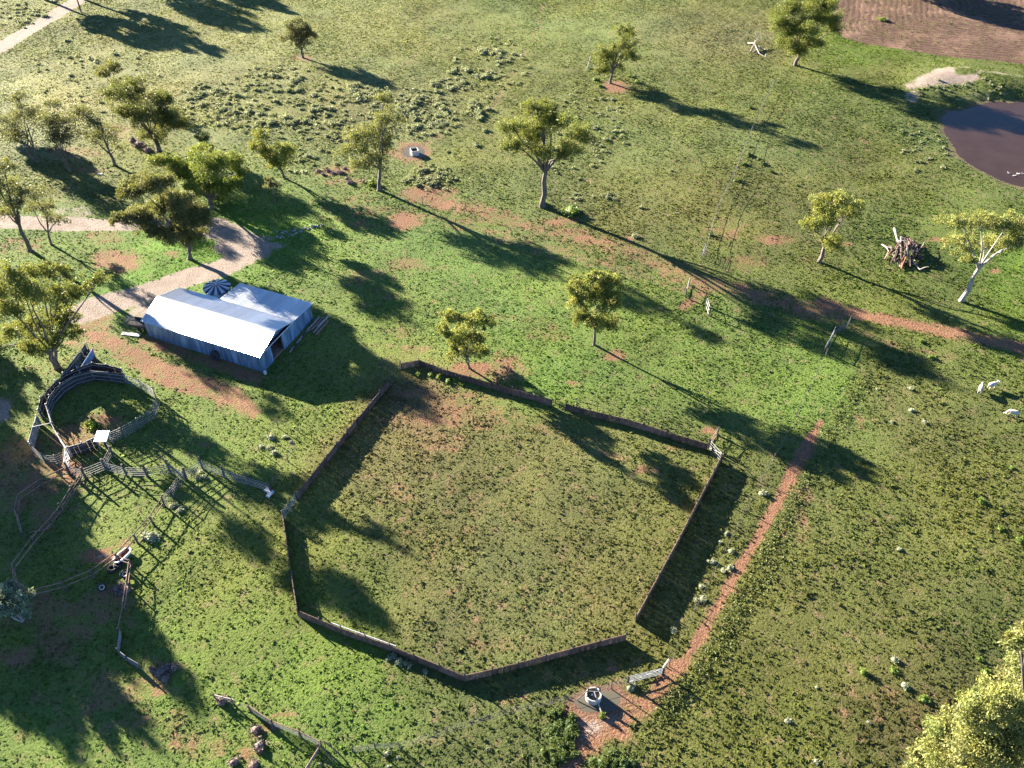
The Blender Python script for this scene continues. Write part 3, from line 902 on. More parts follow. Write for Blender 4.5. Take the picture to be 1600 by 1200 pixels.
for i, (px, py, hh, ww) in enumerate([(280, 86, 14, 4.5), (358, 90, 16, 5.0), (412, 50, 16, 6.0), (470, 25, 15, 5), (1660, 48, 9, 6), (1600, 25, 9, 6),
                                      (60, 745, 11, 5), (60, 800, 11, 5), (150, 885, 13, 5.5), (120, 925, 12, 5.0), (255, 1035, 14, 5.0), (240, 1205, 16, 6.0), (160, 1090, 14, 6), (330, 1135, 18, 5.5), (50, 640, 10, 4), (200, 318, 13, 4)]):  # last tree is added only to deepen the shade under the thin-crowned grove
    off_tree(px, py, hh, ww, 'leafy tree just outside the photo casting a long shadow into it')


# ------------------------------------------------------------------ shrubs
def dome_mesh(name, n, colr, mat, flat=.75, leaf=.26, jit=.16):
    """unit-radius leafy dome standing on z=0, with its own twig stems"""
    ns = 11
    d = sph(ns); d[:, 2] = np.abs(d[:, 2])
    cen = d * np.array([.66, .66, flat * .62]) * rng.uniform(.45, 1.1, (ns, 1))
    cen[:, 2] += .12
    idx = rng.integers(0, ns, n)
    C = cen[idx] + sph(n) * (rng.random((n, 1)) ** .5) * rng.uniform(.22, .44, ns)[idx][:, None]
    C[:, 2] = np.abs(C[:, 2])
    C *= (np.minimum(1, 1.02 / np.maximum(np.linalg.norm(C, axis=1), 1e-6)))[:, None]
    cv = np.clip(np.array(colr)[None] * rng.normal(1, jit, (n, 1)) * (rng.normal(1, .14, ns)[idx])[:, None], .01, .7)
    v, f, c4 = leaf_arrays(C, leaf, leaf * .62, cv, 0)
    na = 8                                            # woody lumpy heart so the bush is one solid mound
    hv, hf = [], []
    for j, (rr_, zz_) in enumerate(((.46, 0.0), (.48, .20), (.34, .42), (.12, .55))):
        for i in range(na):
            a = 2 * math.pi * i / na
            q = rng.uniform(.8, 1.2)
            hv.append((rr_ * q * math.cos(a), rr_ * q * math.sin(a), zz_ * flat * 1.25 * rng.uniform(.85, 1.1)))
    for j in range(3):
        for i in range(na):
            hf.append((j * na + i, j * na + (i + 1) % na, (j + 1) * na + (i + 1) % na, (j + 1) * na + i))
    hf.append((3 * na, 3 * na + 2, 3 * na + 4, 3 * na + 6))
    f = np.concatenate([f, np.array(hf) + len(v)])
    v = np.concatenate([v, np.array(hv)])
    c4 = np.concatenate([c4, np.tile([*(np.array(colr) * .8), 1], (len(hv), 1))])
    return np_mesh(name, v, f, mat, [('col', 'FLOAT_COLOR', c4)])


def scatter(name, label, cat, group, meshes, spots, s0, s1, zs=(.75, 1.05)):
    for px, py in spots:
        q = P3(px, py, -.02)
        s_ = random.uniform(s0, s1) * (1.25 if name == 'saltbush' else 1.1)
        o = inst(name, random.choice(meshes), None, q, (0, 0, random.uniform(0, 6.28)), (s_ * random.uniform(.85, 1.25), s_ * random.uniform(.85, 1.25), s_ * random.uniform(*zs)))
        tag(o, label, cat, group)


SALT = [dome_mesh('saltbush', 230, (.27, .295, .165), M['leaf'], .6, .24) for _ in range(5)]
PALEB = [dome_mesh('grey_shrub', 210, (.34, .36, .235), M['leaf'], .8, .22) for _ in range(4)]
DEAD = [dome_mesh('dead_shrub', 210, (.20, .145, .13), M['shrub'], .85, .20) for _ in range(4)]
GREENB = [dome_mesh('green_bush', 240, (.13, .20, .03), M['leaf'], .9, .22) for _ in range(4)]
DKB = [dome_mesh('dark_bush', 240, (.075, .12, .03), M['leaf'], .8, .2) for _ in range(4)]


def in_ell(cx, cy, rx, ry, n):
    out = []
    for _ in range(n):
        a, r_ = random.uniform(0, 6.283), math.sqrt(random.random())
        out.append((cx + math.cos(a) * rx * r_, cy + math.sin(a) * ry * r_))
    return out


scatter('saltbush', 'grey-green saltbush mound in the dense patch below the lone dark tree', 'shrub', 'saltbush below the lone dark tree', SALT,
        in_ell(430, 165, 75, 50, 50) + in_ell(430, 120, 50, 26, 22) + in_ell(520, 190, 50, 30, 20), .35, .85)
scatter('saltbush', 'grey-green saltbush mound in the strip left of the dense patch, by the big dark tree', 'shrub', 'saltbush by the big dark tree', SALT,
        in_ell(320, 155, 38, 20, 22) + in_ell(370, 185, 45, 20, 24), .35, .8)
scatter('saltbush', 'grey-green saltbush mound in the band above the far water trough', 'shrub', 'saltbush above the far trough', SALT,
        in_ell(665, 178, 52, 26, 44) + in_ell(560, 145, 48, 14, 18) + in_ell(610, 165, 30, 22, 10) + in_ell(690, 135, 40, 14, 20), .4, .95)
scatter('saltbush', 'grey-green saltbush mound in the line running up to the top of the paddock', 'shrub', 'saltbush line up the paddock', SALT,
        in_ell(775, 85, 28, 14, 16) + in_ell(730, 120, 40, 14, 14) + in_ell(745, 170, 20, 18, 10), .45, 1.0)
scatter('saltbush', 'grey-green saltbush mound just below the far water trough', 'shrub', 'saltbush below the far trough', SALT,
        in_ell(660, 278, 34, 13, 24) + [(700, 203), (758, 205), (745, 228), (700, 238), (480, 245), (482, 218)], .4, .8)
scatter('saltbush', 'low grey-green saltbush in the scattered patch right of the broad bare-trunked tree', 'shrub', 'saltbush by the broad tree', SALT,
        in_ell(940, 190, 40, 40, 26) + in_ell(925, 308, 40, 10, 9) + [(1055, 335), (1002, 325), (992, 370), (1048, 268)], .3, .6)
scatter('saltbush', 'small dark saltbush scattered over the open ground along the pale wire fence', 'shrub', 'dark bushes along the wire fence', DKB,
        [(1172, 230), (1170, 243), (1185, 250), (1192, 256), (1163, 258), (1150, 283), (1110, 368), (1172, 168), (1245, 290), (1205, 268)], .35, .75)
scatter('saltbush', 'grey roadside saltbush beyond the pale road in the top left corner', 'shrub', 'roadside saltbush', SALT,
        in_ell(40, 20, 34, 16, 26) + in_ell(95, 0, 12, 6, 4), .35, .75)
scatter('saltbush', 'grey saltbush in the loose line on the near side of the pale road', 'shrub', 'saltbush near side of the road', SALT,
        [(120, 30), (128, 38), (155, 35), (160, 40), (108, 90), (116, 98), (125, 95), (140, 92), (150, 97), (180, 85), (110, 118), (105, 65), (158, 160), (160, 175)], .4, .8)
scatter('grey_shrub', 'pale grey shrub in the line beside the red dirt path', 'shrub', 'pale shrubs beside the dirt path', PALEB,
        [(1135, 835), (1125, 848), (1142, 862), (1115, 880), (1108, 878), (1140, 888), (1130, 892), (1096, 916), (1088, 938), (1098, 935), (1190, 772), (1052, 985)], .28, .55)
scatter('grey_shrub', 'pale grey shrub dotted across the rough paddock on the right', 'shrub', 'pale shrubs in the right paddock', PALEB,
        [(1371, 608), (1424, 642), (1423, 607), (1444, 660), (1394, 660), (1396, 1033), (1276, 1074), (1357, 1130), (1230, 1126), (1412, 1072), (1275, 1190), (1405, 858)], .25, .5)
scatter('grey_shrub', 'pale grey shrub in the small heap against the outside of the pen fence', 'shrub', 'pale shrubs outside the pen', PALEB, [(607, 1030), (616, 1026), (624, 1032), (634, 1036), (640, 1040), (665, 1050)], .3, .5)
scatter('grey_shrub', 'pale grey shrub on the grass at the bottom below the pen', 'shrub', 'pale shrubs at the bottom', PALEB, [(762, 1170), (622, 1184), (605, 1178), (500, 1195), (608, 1198)], .25, .45)
scatter('grey_shrub', 'pale grey shrub in the shade behind the steel rail fence', 'shrub', 'pale shrubs in the yard shade', PALEB, [(314, 738), (320, 746), (308, 748)], .4, .6)
scatter('grey_shrub', 'rounded pale shrub beside the rail fence above the bath trough', 'shrub', None, PALEB, [(235, 840)], 1.15, 1.2, (.7, .8))
scatter('grey_shrub', 'pale shrub below the end of the galvanised rail fence', 'shrub', 'pale shrubs at the galvanised fence end', PALEB, [(270, 792), (282, 798)], .5, .6)
scatter('grey_shrub', 'pale grey shrub inside the little wire enclosure between shed and pen', 'shrub', 'pale shrubs in the wire enclosure', PALEB, [(408, 697), (422, 700), (428, 708), (446, 682), (455, 690), (424, 684)], .35, .6)
scatter('dead_shrub', 'brown dead shrub along the fallen wire fence, bottom left', 'shrub', 'dead shrubs along the fallen fence', DEAD,
        [(428, 1136), (400, 1142), (406, 1168), (366, 1192), (398, 1196), (238, 1048), (252, 1052), (262, 1046), (272, 1046), (258, 1062), (348, 1098)], .45, .85)
scatter('dead_shrub', 'brown dead shrub beside the rail below the bath trough', 'shrub', 'dead shrubs below the bath', DEAD, [(190, 915), (196, 924), (182, 922)], .5, .8)
scatter('dead_shrub', 'brown dead shrub on the red soil by the narrow tree', 'shrub', 'dead shrubs on the red soil strip', DEAD, in_ell(525, 270, 30, 6, 10) + in_ell(560, 285, 30, 5, 6), .4, .7)
scatter('dead_shrub', 'brown twiggy shrub in the upper left grove under the big dark crown', 'shrub', 'brown shrubs in the grove', DEAD, [(218, 228), (232, 236), (208, 222), (262, 250), (275, 248)], .9, 1.3)
scatter('green_bush', 'bright green bush at the foot of the broad bare-trunked tree', 'bush', None, GREENB, [(846, 318)], 1.2, 1.25)
scatter('green_bush', 'dark green bush right of the broad tree, in its shadow line', 'bush', None, GREENB, [(893, 331)], 1.9, 2.0, (.6, .7))
scatter('green_bush', 'bright green bush growing inside the round yard', 'bush', None, GREENB, [(146, 668)], 1.05, 1.1, (1.3, 1.4))
scatter('green_bush', 'yellow-green bush at the foot of the tall narrow tree', 'bush', None, GREENB, [(582, 288)], 1.2, 1.25)
scatter('green_bush', 'light green bush in the ploughed red field', 'bush', None, GREENB, [(1379, 32)], 1.3, 1.35, (.6, .7))
scatter('green_bush', 'bright weed against the inside of the pen fence', 'bush', 'weeds inside the pen fence', GREENB, [(734, 592), (652, 586), (672, 586), (686, 590), (700, 596), (710, 594), (722, 600)], .35, .6)
scatter('green_bush', 'bright green bush below the lopsided tree, upper centre', 'bush', 'green bushes below the lopsided tree', GREENB, [(930, 125), (938, 135), (995, 128), (985, 120)], .6, .8)
scatter('green_bush', 'small yellow-green bush with a dark shadow in the right paddock', 'bush', 'bushes in the right paddock', GREENB,
        [(1533, 785), (1562, 828), (1348, 1052), (1443, 1095), (1395, 1050), (1455, 560), (1440, 535), (1581, 730), (1595, 845), (1540, 1050), (1530, 1030)], .35, .6)
scatter('dark_bush', 'leafy dark green weed clump left of the near water trough', 'bush', 'weed clumps left of the near trough', DKB,
        in_ell(880, 1140, 22, 38, 26) + in_ell(870, 1180, 26, 20, 12), .4, .75)
scatter('dark_bush', 'leafy green weed clump at the very bottom below the near trough', 'bush', 'weed clumps below the near trough', DKB, in_ell(955, 1188, 36, 14, 14), .45, .8)
scatter('grey_shrub', 'grey leafy bush beside the galvanised gate near the trough', 'shrub', None, PALEB, [(985, 1075)], .6, .65)

# smaller scrub between the mounds, past counting
SC = []
for (cx_, cy_, rx_, ry_, nn_) in ((440, 160, 110, 60, 150), (330, 165, 60, 34, 60), (650, 175, 90, 40, 120), (765, 105, 60, 50, 70), (560, 205, 60, 30, 50), (480, 250, 60, 20, 30), (680, 275, 40, 22, 26), (900, 210, 80, 70, 60), (150, 110, 100, 60, 40), (20, 15, 60, 30, 40), (1440, 235, 40, 50, 30), (1500, 145, 70, 14, 30)):
    SC += in_ell(cx_, cy_, rx_, ry_, nn_)
NL = 34
sc_p = np.array([P3(*q) for q in SC])
sc_r = rng.uniform(.18, .6, len(SC))
q = sph(len(SC) * NL).reshape(len(SC), NL, 3); q[:, :, 2] = np.abs(q[:, :, 2]) * .75
C = sc_p[:, None, :] + q * sc_r[:, None, None] * (rng.random((len(SC), NL, 1)) ** .4)
C[:, :, 2] += .05
v, f, c4 = leaf_arrays(C.reshape(-1, 3), .26, .17, np.clip(np.repeat(np.array([.245, .265, .15])[None] * rng.normal(1, .2, (len(SC), 1)), NL, 0) * rng.normal(1, .15, (len(SC) * NL, 1)), .01, .6), 0)
me = np_mesh('scrub', v, f, M['leaf'], [('col', 'FLOAT_COLOR', c4)])
o = bpy.data.objects.new('scrub', me); col.objects.link(o)
tag(o, 'low grey-green scrub spreading between the saltbush mounds', 'scrub', kind='stuff')

# tall weeds along the right side of the dirt path: a strip nobody could count
WP = gp([(1348, 590), (1318, 640), (1292, 690), (1262, 745), (1235, 795), (1210, 850), (1178, 905), (1145, 965), (1112, 1020), (1080, 1062), (1050, 1092), (1030, 1120)])
N = 1700
t_ = rng.random(N) * (len(WP) - 1)
i_ = t_.astype(int); fr = (t_ - i_)[:, None]
wpa = np.array(WP)
pc = wpa[i_] * (1 - fr) + wpa[i_ + 1] * fr + rng.normal(0, .7, (N, 2)) * (.6 + .6 * np.sin(t_ * 5.1)[:, None] ** 2) + np.array([.15, 0])
hh = rng.random(N) * (.08 + .16 * np.sin(t_ * 3.7 + 1) ** 2)
zc = lookup(pc[:, 0], pc[:, 1], gz)
C = np.repeat(np.concatenate([pc, (zc + hh * .6)[:, None]], 1), 3, 0) + rng.normal(0, .10, (N * 3, 3))
C[:, 2] = np.maximum(C[:, 2], np.repeat(zc, 3) + .05)
v, f, c4 = leaf_arrays(C, .22, .11, np.clip(np.array([.11, .135, .045])[None] * rng.normal(1, .3, (N * 3, 1)), .01, .5), 0)
me = np_mesh('tall_weeds', v, f, M['leaf'], [('col', 'FLOAT_COLOR', c4)])
o = bpy.data.objects.new('tall_weeds', me); col.objects.link(o)
tag(o, 'strip of tall dark weeds along the right side of the red path', 'weeds', kind='stuff')


# broad-leaved weeds dotted through the rough pasture
N = 7000
y = 22 + 200 * rng.random(N); x = (rng.random(N) * 2 - 1) * 130
kp = (np.abs(x) < y * .56 + 20) & ~in_shed(x, y)
kp &= rng.random(N) < (np.clip(lookup(x, y, roughf) - .35, 0, 1) ** 1.5 * np.clip(.55 + .8 * wob(x, y, .35, 4.4), 0, 1) + .05)
kp &= (lookup(x, y, sand) < .3) & (lookup(x, y, dirt) < .7) & (lookup(x, y, wetm) < .3) & (lookup(x, y, plough) < .4)
x, y = x[kp], y[kp]; N = x.size; NL = 18
cr = rng.uniform(.10, .30, N)
kind_ = rng.random(N)
wc = np.where(kind_[:, None] < .65, np.array([.13, .17, .045]), np.where(kind_[:, None] < .75, np.array([.09, .11, .04]), np.array([.17, .15, .075])))
C = np.stack([x, y, lookup(x, y, gz)], 1)[:, None, :] + rng.normal(0, .5, (N, NL, 3)) * cr[:, None, None] * np.array([1, 1, .6])
C[:, :, 2] = np.maximum(C[:, :, 2], lookup(x, y, gz)[:, None] + .04)
v, f, c4 = leaf_arrays(C.reshape(-1, 3), .16, .09, np.clip(np.repeat(wc, NL, 0) * rng.normal(1, .2, (N * NL, 1)), .01, .5), 0)
me = np_mesh('weeds', v, f, M['leaf'], [('col', 'FLOAT_COLOR', c4)])
o = bpy.data.objects.new('weeds', me); col.objects.link(o)
tag(o, 'small broad-leaved weeds dotted through the rough pasture', 'weeds', kind='stuff')


# ------------------------------------------------------------------ the shed
def corr(w, l, pitch=.19, amp=.018, seg=10, th=0.0):
    """corrugated sheet: width w along x, length l along y, facing +z"""
    b = MB(); vs = []; fs = []
    for j in range(2):
        for i in range(seg + 1):
            vs.append((i / seg * w, j * l, amp * (1 if i % 2 else -1)))
    m_ = seg + 1
    for i in range(seg):
        fs.append((i, i + 1, m_ + i + 1, m_ + i))
    return b.add(vs, fs)


shed = thing('shed', 'long corrugated iron shed with white gable roof and lean-to at the back', 'shed', (SHED_B[0], SHED_B[1], 0), SHED_A)
LS, WG, WT, EZ, RZ, BZ, UX = 17.1, 7.1, 11.0, 2.55, 3.72, 2.30, -10.7
roof = MB()
for xx in np.linspace(-LS + .1, -.1, 7):      # rafters under the sheets
    roof.box((xx, 1.75, (EZ + RZ) / 2 - .10), (.08, 3.75, .12), Matrix.Rotation(math.atan2(RZ - EZ, 3.5), 3, 'X'))
    roof.box((xx, 5.35, (EZ + RZ) / 2 - .10), (.08, 3.75, .12), Matrix.Rotation(-math.atan2(RZ - EZ, 3.6), 3, 'X'))
for xx in np.linspace(UX + .1, -.1, 4):
    roof.box((xx, 9.05, 2.36), (.08, 3.9, .10), Matrix.Rotation(-math.atan2(.3, 4.0), 3, 'X'))
roof_o = roof.build('roof', M['darkwood'], shed, (0, 0, 0))
a1 = math.atan2(RZ - EZ, 3.5); l1 = math.hypot(RZ - EZ, 3.5) + .25
a2 = math.atan2(RZ - EZ, 3.6); l2 = math.hypot(RZ - EZ, 3.6) + .20
SW = .905
n_sheet = 19
w_s = (LS + .5) / n_sheet
m_front = corr(w_s + .03, l1).mesh('roof_sheet', M['roof'])
m_back = corr(w_s + .03, l2).mesh('roof_sheet', M['roof'])
for i in range(n_sheet):
    x0 = -LS - .25 + i * w_s
    jz = .004 * (i % 2) + random.uniform(0, .006)
    inst('roof_sheet', m_front, roof_o, (x0, -.25 * math.cos(a1), EZ - .25 * math.sin(a1) + jz), (a1, 0, 0))
    inst('roof_sheet', m_back, roof_o, (x0, 3.5, RZ + jz), (-a2, 0, 0))
cap = MB()
cap.add([(-LS - .28, 3.30, RZ - .035), (.28, 3.30, RZ - .035), (.28, 3.5, RZ + .045), (-LS - .28, 3.5, RZ + .045), (.28, 3.70, RZ - .035), (-LS - .28, 3.70, RZ - .035)], [(0, 1, 2, 3), (3, 2, 4, 5)])
cap.build('ridge_cap', M['roof'], roof_o, (0, 0, 0))
n_sk = 12
w_k = (-UX + .5) / n_sk
ask = math.atan2(.32, 4.2)
m_sk = corr(w_k + .03, 4.35).mesh('roof_sheet', M['roof'])
for i in range(n_sk):
    inst('roof_sheet', m_sk, roof_o, (UX - .25 + i * w_k, 7.0, EZ + .06 + random.uniform(0, .008)), (-ask, 0, 0))


def wall_run(parent, p0, p1, z0, zt0, zt1, sheetw=.86):
    """upright corrugated sheets from p0 to p1 with a top that may slope"""
    p0, p1 = Vector((*p0, 0)), Vector((*p1, 0))
    L = (p1 - p0).length
    nn = max(1, round(L / sheetw))
    d = (p1 - p0).normalized(); nrm = Vector((d.y, -d.x, 0))
    for i in range(nn):
        b = MB(); vs = []; fs = []
        ta, tb_ = i / nn, (i + 1) / nn
        jo = random.uniform(0, .012)
        for s_ in range(9):
            t = ta + (tb_ - ta) * s_ / 8
            q = p0 + d * (L * t) + nrm * (.014 * (1 if s_ % 2 else -1) + jo)
            top = zt0 + (zt1 - zt0) * t
            vs += [(q.x, q.y, z0 - random.uniform(0, .03) * (s_ == 0)), (q.x, q.y, top)]
        for s_ in range(8):
            fs.append((2 * s_, 2 * s_ + 2, 2 * s_ + 3, 2 * s_ + 1))
        b.add(vs, fs).build('wall_sheet', M['wall'], parent, (0, 0, 0))


frame = MB()
for xx in np.linspace(-LS + .12, -.12, 6):
    frame.box((xx, .12, 1.22), (.12, .12, 2.44)); frame.box((xx, 6.95, 1.22), (.12, .12, 2.44))
for xx in (UX + .12, -5.4, -.12):
    frame.box((xx, 10.8, 1.06), (.12, .12, 2.12))
for yy in (2.2, 4.45, 8.8):
    frame.box((-.12, yy, 1.2), (.10, .10, 2.4))
frame.build('frame', M['darkwood'], shed, (0, 0, 0))
fw = MB().box((-LS / 2, .06, 2.42), (LS - .1, .05, .08)).build('front_wall', M['darkwood'], shed, (0, 0, 0))
wall_run(fw, (-LS, 0), (0, 0), -.15, 2.44, 2.44)
ew = MB().box((-.07, 3.3, 2.38), (.06, 6.4, .08)).build('end_wall', M['darkwood'], shed, (0, 0, 0))
wall_run(ew, (0, .02), (0, 2.2), -.15, 2.42, 2.42)
wall_run(ew, (0, 4.45), (0, 7.1), -.15, 2.42, 2.42)
wall_run(ew, (0, 7.12), (0, WT), -.15, 2.50, 2.22)
wall_run(ew, (-.35, 1.0), (-.35, 3.5), 2.45, 2.75, 3.55)
wall_run(ew, (-.35, 3.5), (-.35, 6.2), 2.45, 3.55, 2.75)
MB().tube([(.14, -.1, 2.52), (.14, 7.05, 2.47)], .055, 6).build('tie_beam', M['white'], shed, (0, 0, 0))
lw = MB().box((-LS + .07, 3.5, 2.38), (.06, 6.8, .08)).build('end_wall', M['darkwood'], shed, (0, 0, 0))
wall_run(lw, (-LS, 7.1), (-LS, 4.6), -.15, 2.42, 2.42)
wall_run(lw, (-LS, 2.4), (-LS, .02), -.15, 2.42, 2.42)
wall_run(lw, (-LS, 7.1), (-LS, 3.55), 2.45, 2.46, 3.6)
wall_run(lw, (-LS, 3.55), (-LS, .02), 2.45, 3.6, 2.46)
bw = MB().box((-14, 7.0, 2.38), (6, .05, .08)).build('back_wall', M['darkwood'], shed, (0, 0, 0))
wall_run(bw, (UX, 7.12), (-LS, 7.12), -.15, 2.42, 2.42)
wall_run(bw, (0, WT), (UX, WT), -.15, 2.20, 2.20)
wall_run(bw, (UX, WT), (UX, 7.12), -.15, 2.20, 2.45)
MB().box((-LS / 2, 3.55, -.02), (LS - .2, 7.0, .18)).build('floor', M['soil'], shed, (0, 0, 0))


def shed_pt(u, v, z=0):
    c_, s_ = math.cos(SHED_A), math.sin(SHED_A)
    return Vector((SHED_B[0] + u * c_ - v * s_, SHED_B[1] + u * s_ + v * c_, z))


def torus(b, c, R0, r0, nrm, n=20, m_=8):
    nrm = Vector(nrm).normalized(); e1 = nrm.orthogonal().normalized(); e2 = nrm.cross(e1)
    vs, fs = [], []
    for i in range(n):
        a = 2 * math.pi * i / n
        d = e1 * math.cos(a) + e2 * math.sin(a)
        for j in range(m_):
            q = 2 * math.pi * j / m_
            vs.append(Vector(c) + d * (R0 + r0 * math.cos(q)) + nrm * (r0 * 1.25 * math.sin(q)))
    for i in range(n):
        for j in range(m_):
            fs.append((i * m_ + j, ((i + 1) % n) * m_ + j, ((i + 1) % n) * m_ + (j + 1) % m_, i * m_ + (j + 1) % m_))
    b.add(vs, fs)


def tyre(loc, R0, r0, nrm, label, rim=None, group=None):
    t = thing('tyre', label, 'tyre', loc, group=group)
    b = MB(); torus(b, loc, R0, r0, nrm)
    o = b.build('tread', M['rubber'], t, smooth=True)
    b = MB()
    nrm = Vector(nrm).normalized()
    torus(b, Vector(loc) + nrm * r0 * .55, R0 - r0 * .75, r0 * .32, nrm, 18, 6)
    b.build('rim', M[rim or 'grime'], t, smooth=True)
    return t


q = shed_pt(-6.55, -.42, .62)
tyre(q, .48, .17, (shed_pt(0, -1) - shed_pt(0, 0)) + Vector((0, 0, .22)), 'big black tractor tyre leaning against the front wall of the shed')

# round tank with a ribbed conical lid
TX, TY = shed_pt(-13.35, 9.6).x, shed_pt(-13.35, 9.6).y
tz = hz(TX, TY)
tank = thing('water_tank', 'round iron tank with a ribbed umbrella-like lid behind the shed', 'tank', (TX, TY, tz))
b = MB(); n_ = 40
vs, fs = [], []
for zz in (-.1, 1.95):
    for i in range(n_):
        a = 2 * math.pi * i / n_
        r_ = 1.62 + .02 * (i % 2)
        vs.append((r_ * math.cos(a), r_ * math.sin(a), zz))
for i in range(n_):
    fs.append((i, (i + 1) % n_, n_ + (i + 1) % n_, n_ + i))
b.add(vs, fs).build('tank_wall', M['wall'], tank, (0, 0, 0))
lid = MB().tube([(0, 0, 2.55), (0, 0, 2.72)], .16, 10).build('lid', M['white'], tank, (0, 0, 0))
NS = 20
for i in range(NS):
    a0, a1_, am = 2 * math.pi * i / NS, 2 * math.pi * (i + 1) / NS, 2 * math.pi * (i + .5) / NS
    b = MB()
    P_ = lambda a, r_, z: (r_ * math.cos(a), r_ * math.sin(a), z)
    b.add([P_(a0, .14, 2.56), P_(a1_, .14, 2.56), P_(am, 1.78, 2.18), P_(a0, 1.75, 1.98), P_(a1_, 1.75, 1.98), P_(am, .14, 2.62)],
          [(0, 3, 2, 5), (5, 2, 4, 1)])
    b.build('lid_panel', M['white' if i % 2 else 'shadedlid'], lid, (0, 0, 0))  # alternating white and dark panels paint the sunlit and shaded rib faces

# flat trailer at the left end, timber at the right end
tr0 = shed_pt(-18.9, 1.0)
trl = thing('trailer', 'dark flat trailer parked against the left end of the shed', 'trailer', (tr0.x, tr0.y, hz(tr0.x, tr0.y)), SHED_A + R(8))
MB().box((0, 0, .62), (2.5, 1.5, .10)).build('deck', M['grime'], trl, (0, 0, 0))
MB().tube([(-1.25, -.5, .58), (-2.3, 0, .52), (-1.25, .5, .58)], .05, 6).build('drawbar', M['grime'], trl, (0, 0, 0))
for s_ in (-1, 1):
    b = MB(); torus(b, (.2, s_ * .82, .30), .22, .085, (0, 1, 0)); b.build('wheel', M['rubber'], trl, (0, 0, 0))
    MB().box((0, s_ * .76, .80), (2.5, .04, .26)).build('side_board', M['darkwood'], trl, (0, 0, 0))
MB().tube([(.2, -.85, .30), (.2, .85, .30)], .04, 6).build('axle', M['grime'], trl, (0, 0, 0))
sh_plank = shed_pt(-19.2, -.75)
pl = MB().box((0, 0, .07), (2.4, .5, .10), Matrix.Rotation(.03, 3, 'X')).build('plank', M['greysheet'], None, (0, 0, 0), (sh_plank.x, sh_plank.y, hz(sh_plank.x, sh_plank.y)))
pl.rotation_euler.z = SHED_A + R(14)
tag(pl, 'grey slab lying on the ground beside the dark trailer', 'plank')
for i in range(7):
    u_, v_ = .75 + .42 * (i % 4) + random.uniform(-.05, .05), 10.3 + random.uniform(-.5, .6)
    z_ = .09 if i < 4 else .27
    c_ = shed_pt(u_, v_)
    o = MB().box((0, 0, 0), (.20, random.uniform(2.2, 3.2), .16)).build('timber_beam', M['rail' if i % 2 else 'deadwood'], None, (0, 0, 0), (c_.x, c_.y, hz(c_.x, c_.y) + z_))
    o.rotation_euler.z = SHED_A + random.uniform(-.08, .08)
    tag(o, 'weathered timber beam in the stack at the right back corner of the shed', 'timber', 'timber stack by the shed')
for i in range(8):
    c_ = shed_pt(.5 + random.uniform(0, .5), 4.8 + i * .65)
    o = MB().box((0, 0, 0), (.16, random.uniform(.7, 1.6), .08)).build('scrap_board', M['darkwood' if i % 3 else 'deadwood'], None, (0, 0, 0), (c_.x, c_.y, hz(c_.x, c_.y) + .05))
    o.rotation_euler.z = SHED_A + random.uniform(-.6, .6)
    tag(o, 'dark scrap board lying along the right end wall of the shed', 'board', 'scrap boards along the shed')
c_ = shed_pt(.35, -.15)
o = MB().tube([(0, 0, 0), (0, 0, .38), (0, 0, .40)], [.17, .20, .20], 10).build('bucket', M['white'], None, (0, 0, 0), (c_.x, c_.y, hz(c_.x, c_.y)))
tag(o, 'pale bucket at the near corner of the shed', 'bucket')


# ------------------------------------------------------------------ fences
def base_pt(p):
    return P3(*p)


def post_mesh(b, q, h, r, lean=.03):
    l_ = Vector((random.uniform(-lean, lean), random.uniform(-lean, lean), 0)) * h
    b.tube([q - Vector((0, 0, .25)), q + l_ * .5 + Vector((0, 0, h * .5)), q + l_ + Vector((0, 0, h))], [r * 1.08, r, r * .93], 7, jit=.06)


def rail_fence(name, label, pts, h, rails, post_r=.08, rail_r=.035, step=2.6, pm='post', rm='rail', over=.15, cat='fence', group=None, sag=.0, lean=.03, skip=()):
    W = [base_pt(p) for p in pts]
    c0 = sum(W, Vector()) / len(W)
    root = thing(name, label, cat, (W[0].x, W[0].y, W[0].z), group=group)
    zs = [h * (i + 1) / rails for i in range(rails)] if rails > 1 else [h]
    if rails >= 4:
        zs = [.28 + (h - .28) * i / (rails - 1) for i in range(rails)]
    elif rails in (2, 3):
        zs = [h * (.45 + .55 * i / (rails - 1)) if rails == 2 else h * (.35 + .65 * i / 2) for i in range(rails)]
    first = True
    for si, (a, b_) in enumerate(zip(W[:-1], W[1:])):
        L = (b_ - a).length
        nn = max(1, round(L / step))
        for i in range(nn + 1):
            if i == 0 and not first:
                continue
            t = i / nn
            q = a.lerp(b_, t); q.z = hz(q.x, q.y)
            m_ = MB(); post_mesh(m_, q, h + over + random.uniform(-.06, .10), post_r * random.uniform(.9, 1.12), lean)
            m_.build('post', M[pm], root)
        first = False
        if si in skip:
            continue
        for i in range(nn):
            p, q = a.lerp(b_, i / nn), a.lerp(b_, (i + 1) / nn)
            p.z, q.z = hz(p.x, p.y), hz(q.x, q.y)
            d = (q - p).normalized() * .06
            side = Vector((d.y, -d.x, 0)).normalized() * (post_r * .8)
            for zz in zs:
                j0, j1 = random.uniform(-.03, .03) * (1 + sag * 8), random.uniform(-.03, .03) * (1 + sag * 8)
                A_, B_ = p + Vector((0, 0, zz + j0)) - d + side, q + Vector((0, 0, zz + j1)) + d + side
                mid = (A_ + B_) / 2 - Vector((0, 0, sag))
                MB().tube([A_, mid, B_], rail_r, 6).build('rail', M[rm], root)
    return root


